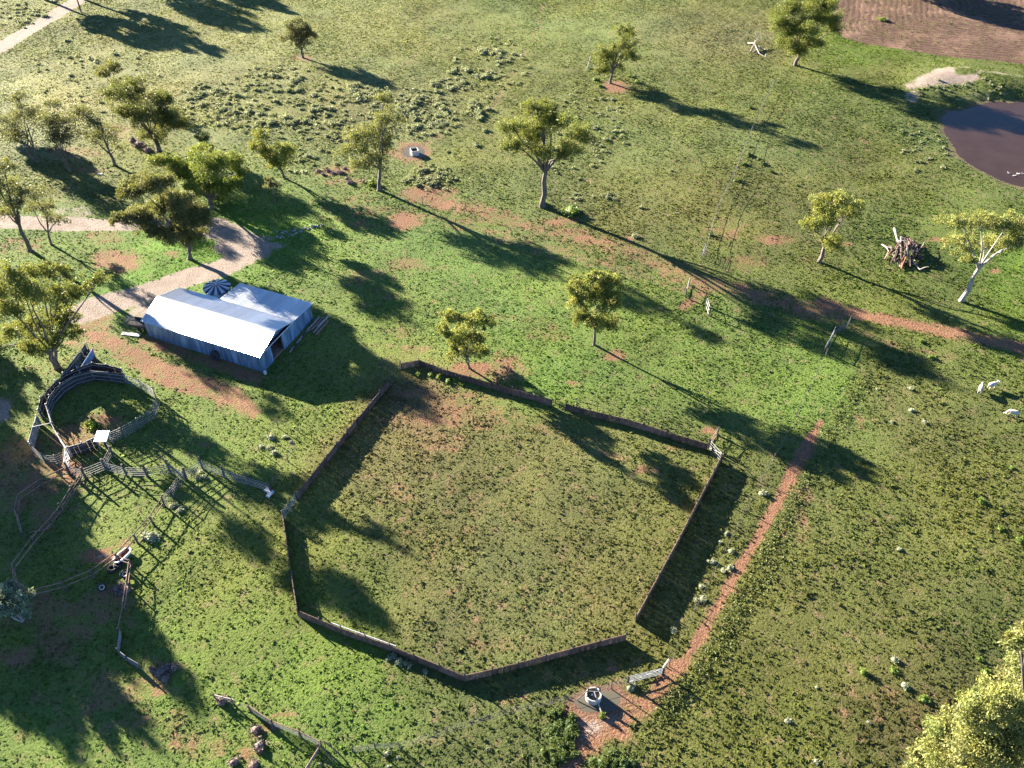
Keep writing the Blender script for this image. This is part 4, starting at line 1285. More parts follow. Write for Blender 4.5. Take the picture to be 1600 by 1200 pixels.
def sheet_fence(name, label, pts, h, step=2.4, sm='rust', pm='post', paling=.13, post_over=.34, toprail=True, rm='rust', bars=0, barm='galv', bside=1, group=None, tilt=0.0, cat='fence'):
    """fence of upright palings, one panel for each bay"""
    W = [base_pt(p) for p in pts]
    root = thing(name, label, cat, W[0], group=group)
    first = True
    for a, b_ in zip(W[:-1], W[1:]):
        L = (b_ - a).length
        nn = max(1, round(L / step))
        for i in range(nn + 1):
            if i == 0 and not first:
                continue
            q = a.lerp(b_, i / nn); q.z = hz(q.x, q.y)
            m_ = MB(); post_mesh(m_, q, h + post_over + random.uniform(-.1, .1), .065, .025); m_.build('post', M[pm], root)
        first = False
        for i in range(nn):
            p, q = a.lerp(b_, i / nn), a.lerp(b_, (i + 1) / nn)
            p.z, q.z = hz(p.x, p.y), hz(q.x, q.y)
            d = (q - p); l_ = d.length; d.normalize()
            nrm = Vector((d.y, -d.x, 0)).normalized()
            ph_ = random.uniform(.92, 1.06)
            m_ = MB(); k_ = max(3, int(l_ / paling))
            rot = Matrix.Rotation(math.atan2(d.y, d.x), 3, 'Z')
            for s_ in range(k_):
                hh_ = h * ph_ * random.uniform(.93, 1.05)
                c_ = p.lerp(q, (s_ + .5) / k_) + nrm * (.055 + .010 * (s_ % 2) + random.uniform(0, .006)) + Vector((0, 0, hh_ / 2 - .03))
                m_.box(c_, (l_ / k_ * random.uniform(.90, 1.0), .018, hh_ + .06), rot)
            m_.build('paling_panel', M[sm], root)
            if toprail:
                MB().tube([p + Vector((0, 0, h * .93)) - d * .03, q + Vector((0, 0, h * .93)) + d * .03], .035, 6).build('rail', M[rm], root)
            for bz in range(bars):
                zz = h * (bz + .6) / bars
                off = nrm * (.13 * bside)
                MB().tube([p + off + Vector((0, 0, zz)), q + off + Vector((0, 0, zz))], .04, 6).build('bar', M[barm], root)
    return root


def wire_fence(label, pts, h=1.1, wires=4, step=4.0, pm='post', post_r=.045, wr=.010, group=None, posts_at=None):
    W = [base_pt(p) for p in pts]
    root = thing('wire_fence', label, 'fence', W[0], group=group)
    Q = []
    for a, b_ in zip(W[:-1], W[1:]):
        nn = max(1, round((b_ - a).length / step))
        for i in range(nn):
            q = a.lerp(b_, i / nn); q.z = hz(q.x, q.y); Q.append(q)
    Q.append(W[-1])
    for q in Q:
        m_ = MB(); post_mesh(m_, q, h + .12, post_r * random.uniform(.85, 1.2), .06); m_.build('post', M[pm], root)
    for w in range(wires):
        zz = h * (w + 1) / wires
        MB().tube([q + Vector((post_r, 0, zz)) for q in Q], wr, 4).build('wire', M['wire'], root)
    return root


def netting(b, A, B, h, tilt=Vector((0, 0, 0)), cell=.16, r=.010):
    L = (B - A).length; nn = int(L / cell); mm = max(2, int(h / cell))
    up = Vector((0, 0, h)) + tilt
    for i in range(nn + 1):
        p = A.lerp(B, i / nn); b.tube([p, p + up], r, 3, cap=False)
    for j in range(mm + 1):
        o_ = up * (j / mm); b.tube([A + o_, B + o_], r, 3, cap=False)


def net_fence(label, pts, h, tilt=(0, 0, 0), rail=False, pm='post', cell=.16, r=.012):
    W = [base_pt(p) for p in pts]
    root = thing('netting_fence', label, 'fence', W[0])
    tl = Vector(tilt)
    for q in W:
        m_ = MB(); post_mesh(m_, q, h + .15, .06, .08); m_.build('post', M[pm], root)
    for a, b_ in zip(W[:-1], W[1:]):
        m_ = MB(); netting(m_, a, b_, h, tl, cell, r); m_.build('netting_panel', M['netting'], root)
        if rail:
            MB().tube([a + Vector((0, 0, h)) + tl, b_ + Vector((0, 0, h)) + tl], .04, 5).build('rail', M['rail'], root)
    return root


def gate(label, A, B, h, bars=4, m='white', r=.03, lift=.15, cat='gate', stays=1):
    a, b_ = base_pt(A), base_pt(B)
    root = thing('gate', label, cat, a)
    z0 = Vector((0, 0, lift))
    top = Vector((0, 0, lift + h))
    f_ = MB()
    f_.tube([a + z0, a + top], r * 1.2, 6); f_.tube([b_ + z0, b_ + top], r * 1.2, 6)
    f_.build('gate_frame', M[m], root)
    for i in range(bars):
        o_ = Vector((0, 0, lift + h * i / (bars - 1)))
        MB().tube([a + o_, b_ + o_], r, 6).build('bar', M[m], root)
    if stays:
        MB().tube([a + z0, b_ + top], r * .8, 6).build('brace', M[m], root)
    for q in (a, b_):
        m_ = MB(); post_mesh(m_, q + (a - b_).normalized() * (.12 if q is a else -.12), h + lift + .2, .075, .02); m_.build('gate_post', M['post'], root)
    return root


FH = .98
sheet_fence('paling_fence', 'rusty paling fence on the left side of the big pen, shed side', [(611, 602), (560, 664), (512, 724), (466, 782)], FH)
gate('galvanised gate standing in the left corner of the big pen', (463, 784), (445, 810), 1.05, 4, 'galv')
sheet_fence('paling_fence', 'short rusty paling fence on the lower left side of the big pen', [(444, 813), (452, 868), (467, 962)], FH)
sheet_fence('paling_fence', 'rusty paling fence along the bottom left side of the big pen', [(467, 963), (535, 990), (610, 1016), (726, 1063)], FH)
sheet_fence('paling_fence', 'rusty paling fence along the bottom right side of the big pen', [(727, 1063), (810, 1044), (895, 1021), (977, 999)], FH)
sheet_fence('paling_fence', 'long rust-red paling fence down the right side of the big pen', [(993, 971), (1060, 848), (1125, 722)], FH + .02)
sheet_fence('paling_fence', 'dark paling fence along the top right side of the big pen', [(884, 641), (968, 662), (1040, 683), (1104, 702)], .95, post_over=.1)
rail_fence('rail_fence', 'thin dark steel rail on posts above the top right side of the pen', [(836, 622), (900, 638), (1000, 668), (1106, 700)], 1.35, 1, .035, .022, 2.7, 'grime', 'grime')
sheet_fence('paling_fence', 'dark paling fence at the top left corner of the big pen, below the yellow-green tree', [(627, 576), (655, 571), (700, 588), (770, 608), (862, 635)], FH)
gate('white steel gate at the right corner of the big pen', (1107, 700), (1126, 722), 1.1, 4, 'midsteel')
g2 = gate('pale leaning gate frame beside the right corner of the pen', (1109, 697), (1120, 680), 1.0, 3, 'rail', .035, .05, 'gate')
lp = MB()
a_, b__ = P3(520, 982, FH * .98), P3(620, 1018, FH * .98)
o = MB().tube([a_, b__], .035, 6).build('pipe', M['white'], None, a_)
tag(o, 'white pipe lying along the top of the bottom left pen fence', 'pipe')

# wire fences
wire_fence('pale wire fence climbing from the red track to the top of the paddock', [(1098, 408), (1108, 370), (1120, 330), (1145, 280), (1170, 215), (1195, 160), (1208, 135)], 1.1, 2, 9, wr=.020)
wire_fence('wire fence along the red dirt path from the track to the gate', [(1306, 520), (1290, 556), (1262, 612), (1225, 690), (1190, 752), (1140, 850), (1085, 955), (1045, 1040)], 1.15, 3, 4.5, wr=.004)
wire_fence('wire fence running left from the near trough across the bottom', [(917, 1090), (860, 1102), (790, 1118), (700, 1146), (625, 1172)], 1.15, 4, 4.0, wr=.006)
wire_fence('wire fence from the gate to the near trough', [(980, 1068), (955, 1076), (937, 1083)], 1.15, 4, 4, wr=.007)
wire_fence('small wire enclosure with thin posts between the shed and the pen', [(405, 705), (420, 684), (435, 668), (468, 676), (450, 722)], 1.1, 3, 3, wr=.006)
wire_fence('wire fence with thin posts from the shed shadow to the top of the pen', [(568, 552), (598, 570), (625, 577)], 1.2, 3, 3, wr=.006)
wire_fence('wire fence on the red soil strip by the narrow tree', [(628, 305), (660, 318), (712, 330), (728, 328)], 1.1, 3, 5, wr=.006)
wire_fence('wire fence with dark posts below the broad tree', [(712, 352), (760, 372), (840, 398), (960, 428), (1072, 458)], 1.1, 3, 6, wr=.007)
gate('galvanised rail gate left of the red path above the near trough', (982, 1068), (1034, 1054), 1.0, 5, 'galv', .035)
MB_ = MB()
a_, b__ = P3(1034, 1052), P3(1044, 1034)
o = MB().tube([a_ + Vector((0, 0, 1.0)), b__ + Vector((0, 0, .5))], .05, 6).build('strut', M['white'], None, a_)
tag(o, 'pale strut leaning at the right end of the galvanised rail gate', 'strut')

# gate pieces on the red track
gate('white open steel gate on the bright lawn above the pen', (1103, 478), (1107, 492), 1.2, 3, 'galv', .03, stays=0)
gate('grey narrow gate left of the white open gate', (1076, 446), (1071, 464), 1.1, 3, 'galv', .03)
gate('pale leaning gate at the start of the red track', (1303, 520), (1288, 550), 1.0, 3, 'galv', .03)
net_fence('dark netting panel at the start of the red track', [(1305, 520), (1318, 516), (1326, 508)], 1.2, cell=.14, r=.014)
net_fence('short pale netting piece at the top of the wire fence crossing', [(1095, 404), (1101, 392)], 1.1, cell=.14, r=.014)

# ------------------------------------------------------------------ steel yards
YH = 1.6
sheet_fence('round_yard_wall', 'dark sheeted inner wall around the back of the round yard', [(79, 648), (84, 634), (101, 615), (123, 602), (149, 595), (176, 597), (198, 600)], YH, 3.0, 'grime', 'galv', .5, .1, True, 'galv', 3, 'galv', 1, cat='yard wall')
sheet_fence('race_wall', 'dark sheeted outer wall of the curved race beside the round yard', [(66, 655), (71, 636), (93, 612), (106, 601), (130, 590), (150, 583), (172, 585), (196, 592)], YH, 3.0, 'grime', 'galv', .5, .1, True, 'galv', 2, 'galv', 1, cat='yard wall')
sheet_fence('loading_ramp_wall', 'dark left wall of the loading ramp under the huge leafy tree', [(106, 600), (124, 577), (140, 555)], YH + .1, 3.0, 'grime', 'galv', .5, .15, True, 'galv', 2, cat='yard wall')
rmp = thing('loading_ramp', 'dark sloping loading ramp with a blue side sheet beside the shed lawn', 'ramp', P3(128, 588))
A_, B_, C_, D_ = P3(116, 596), P3(128, 592), P3(152, 566), P3(143, 556)
deckz = 1.05
b = MB(); b.add([A_ + Vector((0, 0, .05)), B_ + Vector((0, 0, .05)), C_ + Vector((0, 0, deckz)), D_ + Vector((0, 0, deckz)), A_ - Vector((0, 0, .15)), B_ - Vector((0, 0, .15)), C_ - Vector((0, 0, .15)), D_ - Vector((0, 0, .15))],
               [(0, 1, 2, 3), (1, 5, 6, 2), (3, 2, 6, 7), (0, 3, 7, 4), (0, 4, 5, 1)])
b.build('deck', M['grime'], rmp)
sd_ = (C_ - B_).normalized(); sn = Vector((sd_.y, -sd_.x, 0)) * .04
b = MB(); b.add([B_ + sn + Vector((0, 0, .35)), C_ + sn + Vector((0, 0, .95)), C_ + sn + Vector((0, 0, 1.95)), B_ + sn + Vector((0, 0, 1.25)), B_ + sn * 2 + Vector((0, 0, .35)), C_ + sn * 2 + Vector((0, 0, .95)), C_ + sn * 2 + Vector((0, 0, 1.95)), B_ + sn * 2 + Vector((0, 0, 1.25))],
               [(0, 1, 2, 3), (7, 6, 5, 4), (3, 2, 6, 7), (1, 5, 6, 2), (0, 3, 7, 4), (0, 4, 5, 1)])
b.build('side_sheet', M['bluesheet'], rmp)
for q in (B_, C_, D_):
    m_ = MB(); post_mesh(m_, q + sn, 2.1, .05, .02); m_.build('post', M['galv'], rmp)

rail_fence('yard_panels', 'galvanised rail panels closing the right side of the round yard', [(198, 600), (222, 610), (244, 622), (250, 638), (243, 655), (220, 671), (195, 686), (174, 694)], YH, 6, .07, .036, 3.0, 'steel', 'midsteel', cat='yard panel')
rail_fence('yard_panels', 'galvanised rail fence on the left slope of the round yard', [(80, 648), (88, 676), (98, 694), (112, 714)], YH, 4, .06, .03, 3.0, 'galv', 'galv', cat='yard panel')
sheet_fence('yard_wall', 'dark sheeted wall inside the yard between the round yard and forcing pen', [(114, 712), (134, 706), (155, 697)], YH - .1, 2.4, 'grime', 'galv', .5, .1, True, 'galv', 2, cat='yard wall')
sheet_fence('race_wall', 'pale grey sheeted race wall at the left edge of the yards', [(64, 662), (59, 680), (53, 706)], 1.5, 2.6, 'greysheet', 'galv', .6, .1, True, 'galv', cat='yard wall')
o = MB().tube([P3(60, 686, 1.9), P3(88, 680, 1.9)], .05, 6).build('overhead_bar', M['galv'], None, P3(60, 686))
tag(o, 'pale overhead bar crossing the race left of the round yard', 'bar')
for q_ in ((60, 686), (88, 680)):
    pass
rail_fence('yard_panels', 'galvanised rail panels below the race at the far left of the yards', [(55, 708), (72, 724), (92, 726), (110, 716)], 1.45, 5, .06, .034, 2.6, 'steel', 'steel', cat='yard panel')
rail_fence('yard_panels', 'pale galvanised gate panels between race and forcing pen', [(111, 716), (108, 738)], 1.6, 5, .07, .04, 2.6, 'galv', 'white', cat='yard panel')
rail_fence('yard_panels', 'galvanised rail fence with dark posts around the forcing pen', [(109, 739), (134, 748), (166, 735), (177, 714), (166, 699)], 1.5, 5, .12, .036, 2.6, 'post', 'steel', .25, cat='yard panel')
rail_fence('rail_fence', 'galvanised rail fence with dark wooden posts running right from the forcing pen', [(166, 735), (199, 745), (231, 746), (267, 740), (292, 750)], 1.45, 5, .125, .034, 2.8, 'post', 'midsteel', .4)
rail_fence('rail_fence', 'galvanised rail fence with dark posts ending near the white iron sheet', [(292, 750), (317, 733), (351, 746), (390, 759), (424, 770)], 1.35, 5, .125, .034, 2.9, 'post', 'midsteel', .4)
rail_fence('rail_fence', 'short galvanised rail fence dropping to the timber rail yard', [(290, 752), (272, 778), (258, 792)], 1.45, 6, .06, .030, 2.6, 'steel', 'steel')
rail_fence('rail_fence', 'brown timber two-rail fence on the right and bottom of the stock yard', [(258, 792), (240, 820), (215, 848), (186, 878), (147, 904), (103, 922), (54, 934)], 1.25, 2, .10, .055, 4.2, 'post', 'rail', .15)
rail_fence('rail_fence', 'brown timber rail fence at the left edge of the stock yard', [(54, 934), (28, 918), (24, 893), (56, 850), (80, 824), (99, 800)], 1.25, 2, .10, .055, 4.2, 'post', 'rail', .15)
rail_fence('rail_fence', 'brown timber rail fence from the middle of the stock yard up to the forcing pen', [(99, 800), (116, 772), (134, 748)], 1.3, 3, .10, .045, 4.0, 'post', 'rail', .2)
rail_fence('rail_fence', 'brown rails running left and down from the forcing pen corner', [(108, 742), (66, 762), (34, 784), (30, 806), (40, 842)], 1.25, 2, .07, .045, 4.0, 'post', 'rail', .1)
rail_fence('rail_fence', 'leaning brown rail fence below the bath trough', [(186, 878), (208, 886), (204, 920), (198, 955)], 1.15, 2, .07, .045, 3.4, 'post', 'rail', .1, lean=.1)
rail_fence('rail_fence', 'single sagging brown rail leading down to the netting', [(198, 955), (190, 990)], 1.0, 1, .06, .04, 3.4, 'post', 'rail', .1, lean=.1)
o = MB().tube([P3(47, 832, .10), P3(76, 827, .14)], .055, 6).build('fallen_rail', M['rail'], None, P3(47, 832))
tag(o, 'fallen brown rail lying inside the left corner of the stock yard', 'rail')
net_fence('bent grey netting fence below the stock yard', [(190, 992), (186, 1022), (200, 1034), (221, 1046)], 1.0, (.12, -.05, 0), cell=.10, r=.020)
net_fence('sagging netting fence at the bottom left with dead brush caught in it', [(392, 1112), (428, 1136), (470, 1152), (503, 1168)], 1.0, (0, 0, 0), True, cell=.11, r=.011)
net_fence('netting panel running off the bottom edge below the sagging fence', [(498, 1174), (472, 1215)], 1.0, (.25, .1, -.1), True, cell=.09, r=.014)
net_fence('small netting piece with a dark end post at the bottom, below the pen', [(552, 1176), (586, 1170), (624, 1168)], .9, cell=.13, r=.010)
o = MB().tube([P3(338, 1092, .55), P3(368, 1100, .7)], .07, 6).build('log_rail', M['deadwood'], None, P3(338, 1092))
tag(o, 'pale log rail propped at the left end of the fallen fence', 'log')
wire_fence('wire fence joining the pale log rail to the sagging netting', [(338, 1094), (366, 1102), (392, 1112)], 1.0, 3, 3, wr=.007, post_r=.06)
for i, (a, b_) in enumerate((((500, 1172), (520, 1188)), ((508, 1168), (530, 1178)))):
    p_, q_ = P3(*a), P3(*b_)
    o = MB().tube([p_ + Vector((0, 0, 1.15)), q_ + Vector((0, 0, .02))], .05, 6).build('fence_stay', M['rail'], None, q_)
    tag(o, ('left' if i == 0 else 'right') + ' sloping timber stay bracing the end post of the sagging netting', 'stay')
# small white awning at the forcing pen
aw = thing('awning', 'small white iron awning on posts at the round yard gate', 'awning', P3(168, 700))
ab = P3(168, 700)
for dx_, dy_ in ((-.55, -.5), (.55, -.5), (-.55, .5), (.55, .5)):
    m_ = MB(); post_mesh(m_, Vector((ab.x + dx_, ab.y + dy_, ab.z)), 1.78 + .25 * (dy_ > 0), .04, 0); m_.build('post', M['galv'], aw)
for i in range(2):
    mm_ = corr(.72, 1.45, .12, .012, 8)
    o = mm_.build('roof_sheet', M['white'], aw, (0, 0, 0), (-.72 + .72 * i, -.72, 1.74 + .004 * i)); o.rotation_euler.x = .19
# white L-shaped sheet
lp0 = P3(421, 776)
b = MB()
pl_ = [G(*p) for p in ((413, 770), (418, 765), (430, 772), (421, 782), (416, 779), (420, 774))]
zt = max(hz(*p) for p in pl_)
b.add([(x_, y_, zt + .34) for x_, y_ in pl_] + [(x_, y_, zt + .30) for x_, y_ in pl_], [tuple(range(6))[::-1], tuple(range(6, 12))] + [(i, (i + 1) % 6, 6 + (i + 1) % 6, 6 + i) for i in range(6)])
lt = thing('metal_sheet', 'bright white L-shaped iron sheet beside the gate of the big pen', 'metal sheet', lp0)
b.build('top_sheet', M['white'], lt)
for x_, y_ in (pl_[0], pl_[1], pl_[2], pl_[3]):
    q = Vector((x_, y_, 0)).lerp(Vector((lp0.x, lp0.y, 0)), .2); q.z = hz(q.x, q.y)
    MB().tube([q - Vector((0, 0, .1)), q + Vector((0, 0, zt + .31 - q.z))], .03, 6).build('leg', M['galv'], lt)

# bath used as a trough
bt0 = P3(193, 872); bd = (P3(206, 861) - P3(181, 884)); ba = math.atan2(bd.y, bd.x)
bath = thing('bath_trough', 'old white-rimmed bathtub used as a trough beside the rail fence', 'trough', bt0, ba)
b = MB(); NB = 24
rings = []
def bring(sc_, z):
    out = []
    for i in range(NB):
        a = 2 * math.pi * i / NB
        cx_, sy_ = math.cos(a), math.sin(a)
        ex = .62 if cx_ > 0 else .78
        x_ = (.92 * abs(cx_) ** ex) * (1 if cx_ > 0 else -1)
        y_ = .42 * (abs(sy_) ** .6) * (1 if sy_ > 0 else -1)
        out.append((x_ * sc_, y_ * (sc_ - (1 - sc_) * .4), z))
    return out
def skinrings(b, rs, close=True):
    n_ = len(rs[0]); vs = [p for r_ in rs for p in r_]
    fs = [(j * n_ + i, j * n_ + (i + 1) % n_, (j + 1) * n_ + (i + 1) % n_, (j + 1) * n_ + i) for j in range(len(rs) - 1) for i in range(n_)]
    if close:
        fs.append(tuple((len(rs) - 1) * n_ + i for i in range(n_)))
    b.add(vs, fs)
skinrings(b, [bring(.82, .06), bring(.95, .30), bring(.99, .50)], False)
b.build('tub', M['enamel'], bath, (0, 0, 0), smooth=True)
b = MB(); skinrings(b, [bring(.99, .50), bring(1.08, .53), bring(1.06, .56), bring(.92, .55), bring(.90, .50)], False); b.build('rim', M['enamel'], bath, (0, 0, 0))
b = MB(); skinrings(b, [bring(.90, .50), bring(.84, .38), bring(.72, .22)], True); b.build('inside', M['ironrust'], bath, (0, 0, 0))
for sx in (-.5, .5):
    for sy in (-.2, .2):
        MB().box((sx, sy, .02), (.08, .08, .14)).build('foot', M['enamel'], bath, (0, 0, 0))
for i, (px, py, lb) in enumerate(((186, 884, 'black tyre lying in the dark heap just below the bathtub trough'), (176, 890, 'leftmost black tyre of the dark heap below the bathtub trough'))):
    tyre(P3(px, py, .16), .36, .14, (.1 * i, .1, 1), lb)
for px, py, lb in ((196, 900, 'upright tyre with a white rim below the bathtub trough'), (160, 920, 'half-sunk tyre with a white rim left of the white-rimmed upright tyre')):
    tyre(P3(px, py, .30), .32, .12, (.75, -.55, .45), lb, 'enamel')

# ------------------------------------------------------------------ near trough
c0 = P3(927, 1090)
c0.z = -.09
tro = thing('water_trough', 'round concrete water trough standing at the muddy puddle', 'trough', c0)
b = MB()
def circ(r_, z, n_=28):
    return [(r_ * math.cos(2 * math.pi * i / n_), r_ * math.sin(2 * math.pi * i / n_), z) for i in range(n_)]
skinrings(b, [circ(.68, -.1), circ(.68, .68), circ(.66, .72), circ(.58, .72), circ(.56, .68), circ(.55, .2)], True)
b.build('wall', M['concrete'], tro, (0, 0, 0))
b = MB(); skinrings(b, [circ(.555, .45)], True); b.build('water', M['puddle'], tro, (0, 0, 0))
MB().box((-.12, .05, .48), (.16, .16, .10)).build('float', M['enamel'], tro, (0, 0, 0))
MB().tube([(-.6, .25, .75), (.6, .18, .75)], .03, 6).build('bar', M['galv'], tro, (0, 0, 0))
a_ = c0 + Vector((.05, .15, .82)); b__ = P3(941, 1119, .25)
o = MB().tube([a_, a_.lerp(b__, .5) + Vector((0, 0, -.04)), b__], [.055, .06, .065], 7).build('feed_pole', M['deadwood'], None, P3(941, 1119))
tag(o, 'pale pole sloping from the concrete trough over the puddle', 'pole')
gr = inst('grass_clump', GREENB[1], None, P3(941, 1120), (0, 0, 1), (.42, .42, .75)); tag(gr, 'yellow-green grass clump at the foot of the sloping pole', 'grass')
st = thing('strainer_post', 'fence corner post with a sloping stay beside the concrete trough', 'post', P3(918, 1088))
m_ = MB(); post_mesh(m_, P3(918, 1088), 1.5, .08, .0); m_.build('post', M['post'], st)
MB().tube([P3(918, 1088, 1.2), P3(901, 1094, .05)], .05, 6).build('stay', M['post'], st)
MB().tube([P3(918, 1088, 1.3), P3(936, 1085, 1.3)], .045, 6).build('cross_rail', M['post'], st)
m_ = MB(); post_mesh(m_, P3(936, 1085), 1.4, .07, .0); m_.build('post', M['post'], st)

# far trough
c1 = P3(648, 240); c1.z = -.07
ft = thing('water_trough', 'small grey trough in the round wet patch among the grey scrub', 'trough', c1, .35)
b = MB()
NQ = 16
def rrect(w_, l_, z):
    out = []
    for i in range(NQ):
        a = 2 * math.pi * (i + .5) / NQ
        cx_, sy_ = math.cos(a), math.sin(a)
        out.append((w_ * math.copysign(abs(cx_) ** .45, cx_), l_ * math.copysign(abs(sy_) ** .45, sy_), z))
    return out
skinrings(b, [rrect(.62, .78, -.05), rrect(.64, .80, .80), rrect(.60, .76, .84), rrect(.54, .70, .84), rrect(.52, .66, .45)], True)
b.build('wall', M['concrete'], ft, (0, 0, 0))
b = MB(); skinrings(b, [rrect(.535, .68, .60)], True); b.build('water', M['pond'], ft, (0, 0, 0))
MB().tube([(-.85, -.4, 0), (-.85, -.4, 1.0), (-.6, -.35, 1.0)], .05, 6).build('inlet_pipe', M['white'], ft, (0, 0, 0))


# ------------------------------------------------------------------ dead wood
def branch(name, pts, r0, m, label, cat='branch', group=None, forks=0):
    W = [P3(px, py, z_) for px, py, z_ in pts]
    b = MB()
    for i in range(1, len(W) - 1):
        W[i] += Vector((random.uniform(-.1, .1), random.uniform(-.1, .1), random.uniform(-.05, .1)))
    b.tube(W, [r0 * (1 - .6 * i / (len(W) - 1)) for i in range(len(W))], 7, jit=.12)
    for _ in range(forks):
        i = random.randint(1, len(W) - 1)
        d = Vector((random.uniform(-1, 1), random.uniform(-1, 1), random.uniform(-.1, .6))).normalized() * random.uniform(.6, 1.4)
        b.tube([W[i], W[i] + d * .5 + Vector((0, 0, .1)), W[i] + d], [r0 * .45, r0 * .3, r0 * .12], 5)
    o = b.build(name, M[m], None, W[0])
    return tag(o, label, cat, group)


branch('dead_branch', [(1398, 386, 1.0), (1414, 392, 1.15), (1412, 402, .8), (1424, 412, .5), (1436, 424, .3)], .16, 'deadwood', 'long pale winding branch across the front of the dead branch heap', forks=3)
branch('dead_branch', [(1396, 362, .6), (1396, 374, 1.0), (1399, 386, 1.1)], .20, 'deadwood', 'thick pale upright branch at the back left of the dead branch heap', forks=1)
branch('dead_branch', [(1378, 382, .1), (1384, 390, .4), (1388, 396, .5), (1382, 405, .1)], .11, 'deadwood', 'pale forked branch sticking out left of the dead branch heap', forks=2)
branch('dead_branch', [(1428, 402, .6), (1438, 392, .9), (1442, 384, .7)], .07, 'deadwood', 'thin pale branch pointing right from the dead branch heap', forks=2)
branch('dead_branch', [(1404, 382, 1.4), (1403, 396, 1.1), (1404, 404, .6)], .13, 'deadwood', 'short straight pale branch on the middle of the dead branch heap', forks=1)
branch('dead_branch', [(1402, 412, .15), (1408, 418, .1), (1411, 420, .08)], .09, 'deadwood', 'short pale branch on the ground below the dead branch heap')
for i in range(70):
    a = random.uniform(0, 6.28); r_ = math.sqrt(random.random())
    px, py = 1412 + math.cos(a) * 24 * r_, 392 + math.sin(a) * 20 * r_
    dx_, dy_ = random.uniform(-7, 9), random.uniform(5, 16)
    z0 = (1.6 * (1 - r_ ** 1.5)) + .12
    branch('log', [(px, py, z0), (px + dx_ * .5, py + dy_ * .5, z0 * .85 + .05), (px + dx_, py + dy_, max(.08, z0 * .5))], random.uniform(.06, .17),
           random.choice(['darkwood', 'darkwood', 'darkwood', 'bark', 'ironrust', 'bark']), 'dark dead log in the heap of branches right of the leaning tree', 'log', 'logs of the dead branch heap', forks=1)
for i, pts in enumerate(([(1168, 68, .1), (1178, 74, .8), (1186, 86, .3), (1196, 90, .1)], [(1172, 82, .1), (1180, 72, .9), (1184, 66, 1.2)], [(1176, 84, .2), (1186, 78, .5), (1194, 80, .3)])):
    branch('dead_branch', pts, .13, 'deadwood', 'pale fallen branch of the bleached tangle left of the large field-edge tree', 'branch', 'bleached fallen branches', forks=4)
for i, pts in enumerate(([(917, 108, .1), (921, 102, .8), (923, 96, 1.3)], [(919, 106, .1), (926, 106, .6), (930, 110, .2)])):
    branch('dead_branch', pts, .09, 'deadwood', 'pale dead branch left of the lopsided tree in the upper centre', 'branch', 'dead branches by the lopsided tree', forks=3)
for px, py in ((217, 152), (228, 152)):
    b0 = P3(px, py)
    b = MB(); b.tube([b0 - Vector((0, 0, .1)), b0 + Vector((.1, 0, 2.2)), b0 + Vector((-.1, 0, 4.2))], [.13, .10, .05], 6)
    b.tube([b0 + Vector((.05, 0, 3.0)), b0 + Vector((.5, 0, 3.8))], [.05, .02], 5)
    o = b.build('dead_stump', M['bark'], None, b0)
    tag(o, ('left' if px < 220 else 'right') + ' bare dead stem rising behind the big dark-crowned tree', 'stump')

# rubble line in the shade right of the driveway
for i in range(60):
    t = random.random()
    px = 432 + 70 * t + random.uniform(-4, 4); py = 370 - 18 * t + random.uniform(-6, 6) * (1.2 - t)
    q = P3(px, py); s_ = random.uniform(.10, .28)
    b = MB(); vs = [tuple(v_ * s_ * random.uniform(.7, 1.2)) for v_ in sph(8)]
    b.box((0, 0, 0), (s_ * random.uniform(.8, 1.4), s_, s_ * .8), Matrix.Rotation(random.uniform(0, 3), 3, (random.random(), random.random(), 1)))
    o = b.build('stone', M['stone'], None, (0, 0, 0), q + Vector((0, 0, s_ * .2)))
    tag(o, 'small pale stone in the rubble strip right of the driveway bend', 'stone', 'rubble stones by the driveway')

# power pole by the road
pp = P3(127, 19)
pole = thing('power_pole', 'wooden power pole beside the pale road at the top left', 'pole', pp)
m_ = MB(); m_.tube([pp - Vector((0, 0, .3)), pp + Vector((0, 0, 5)), pp + Vector((0, 0, 9.5))], [.17, .14, .11], 8); m_.build('shaft', M['bark'], pole)
MB().box(pp + Vector((0, 0, 9.0)), (2.0, .10, .12)).build('cross_arm', M['bark'], pole)
for sx in (-.9, 0, .9):
    MB().tube([pp + Vector((sx, 0, 9.06)), pp + Vector((sx, 0, 9.26))], .05, 6).build('insulator', M['enamel'], pole)


# ------------------------------------------------------------------ animals
def loft(b, spine, n_=10):
    """rings (centre, half width, half height) along a body"""
    rs = []
    for i, (c, w_, h_) in enumerate(spine):
        c = Vector(c)
        t = (Vector(spine[min(i + 1, len(spine) - 1)][0]) - Vector(spine[max(i - 1, 0)][0])).normalized()
        side = Vector((0, 1, 0)); up = t.cross(side) * -1
        if up.z < 0 and abs(t.z) < .9: up = -up
        rs.append([c + side * math.cos(2 * math.pi * k_ / n_) * w_ + up * math.sin(2 * math.pi * k_ / n_) * h_ for k_ in range(n_)])
    vs = [p for r_ in rs for p in r_]
    fs = [(j * n_ + i, j * n_ + (i + 1) % n_, (j + 1) * n_ + (i + 1) % n_, (j + 1) * n_ + i) for j in range(len(rs) - 1) for i in range(n_)]
    fs += [tuple(range(n_))[::-1], tuple((len(rs) - 1) * n_ + i for i in range(n_))]
    b.add(vs, fs)


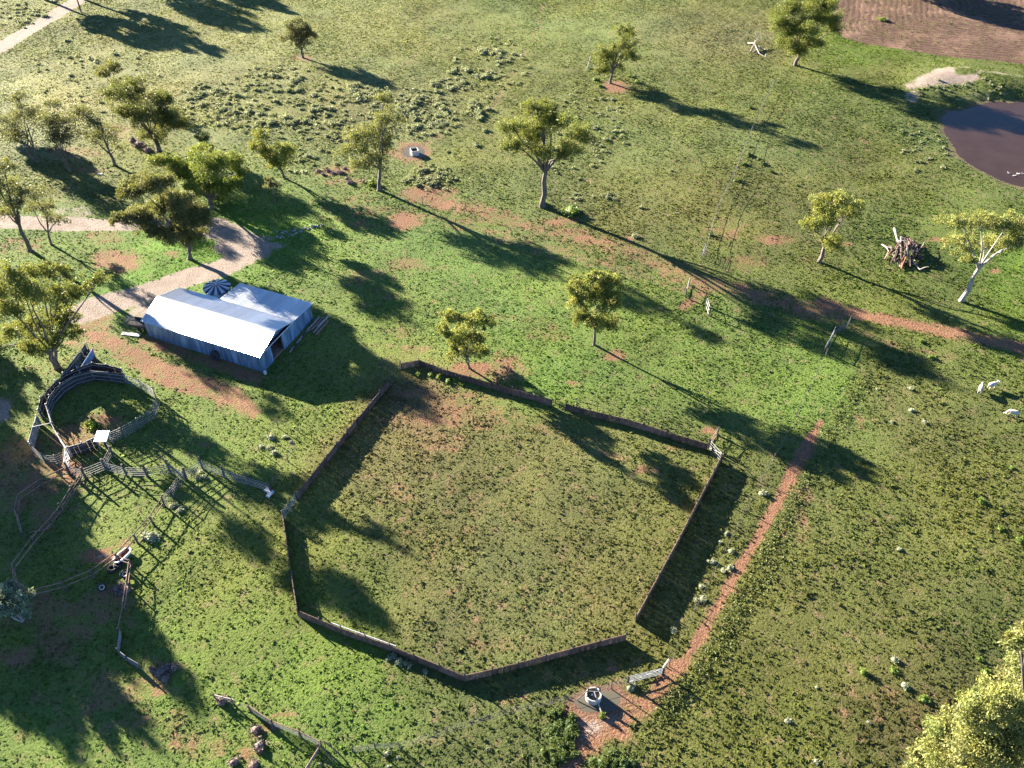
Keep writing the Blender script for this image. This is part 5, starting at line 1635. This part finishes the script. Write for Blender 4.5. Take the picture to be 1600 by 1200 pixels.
def sheep(px, py, rz, label, graze):
    q = P3(px, py)
    b = MB()
    # trunk of the body, deep chest narrowing to the flank, then neck and head in the same mesh
    loft(b, [((-.54, 0, .66), .06, .08), ((-.50, 0, .66), .17, .20), ((-.34, 0, .66), .24, .26), ((-.10, 0, .63), .26, .28), ((.16, 0, .61), .26, .30), ((.36, 0, .64), .22, .27),
             ((.47, 0, .70), .15, .20), ((.56, 0, .74 - .16 * graze), .10, .14), ((.66, 0, .86 - .52 * graze), .085, .11), ((.74, 0, .90 - .66 * graze), .09, .10), ((.86, 0, .86 - .68 * graze), .065, .075), ((.95, 0, .82 - .70 * graze), .045, .05)])
    for sx, sy in ((.34, .13), (.34, -.13)):
        b.tube([(sx, sy, .55), (sx + .02, sy, .30), (sx - .01, sy, .14), (sx, sy, 0.0)], [.085, .045, .035, .045], 7)
    for sx, sy in ((-.38, .14), (-.38, -.14)):
        b.tube([(sx + .06, sy, .58), (sx + .10, sy, .42), (sx - .08, sy, .24), (sx - .04, sy, .10), (sx - .02, sy, 0.0)], [.12, .08, .045, .035, .045], 7)
    hx, hz_ = .73, .93 - .66 * graze
    for sy in (-1, 1):
        b.tube([(hx, sy * .07, hz_), (hx - .05, sy * .20, hz_ - .02)], [.04, .015], 5)
    b.tube([(-.54, 0, .72), (-.60, 0, .58), (-.60, 0, .46)], [.05, .04, .02], 6)
    o = b.build('sheep', M['wool'], None, (0, 0, 0), q, smooth=True)
    o.rotation_euler.z = rz
    return tag(o, label, 'sheep')


sheep(1530, 612, R(60), 'left of the two white sheep standing together in the right paddock', .2)
sheep(1548, 607, R(20), 'right of the two white sheep standing together in the right paddock', .0)
sheep(1581, 650, R(160), 'single white sheep grazing below the pair near the right edge', 1.0)


for i, (px, py) in enumerate(((1577, 270), (1585, 274), (1591, 271), (1599, 271))):
    x_, y_ = G(px, py)
    b = MB()
    loft(b, [((-.30, 0, .16), .02, .02), ((-.22, 0, .13), .09, .06), ((-.05, 0, .09), .15, .11), ((.12, 0, .10), .13, .11), ((.20, 0, .17), .06, .08), ((.23, 0, .28), .05, .05), ((.28, 0, .33), .06, .06), ((.35, 0, .32), .03, .03), ((.43, 0, .31), .025, .012)], 8)
    o = b.build('duck', M['feather'], None, (0, 0, 0), (x_, y_, WATER_Z), smooth=True)
    o.rotation_euler.z = random.uniform(0, 6)
    o.scale = (.8, .8, .8)
    tag(o, 'white duck on the water at the near edge of the pond', 'duck', 'ducks on the pond')
o = MB().box((0, 0, .03), (.7, .4, .06)).build('paper_scrap', M['white'], None, (0, 0, 0), P3(156, 271)); tag(o, 'white scrap lying in the shade under the upper left grove', 'scrap')
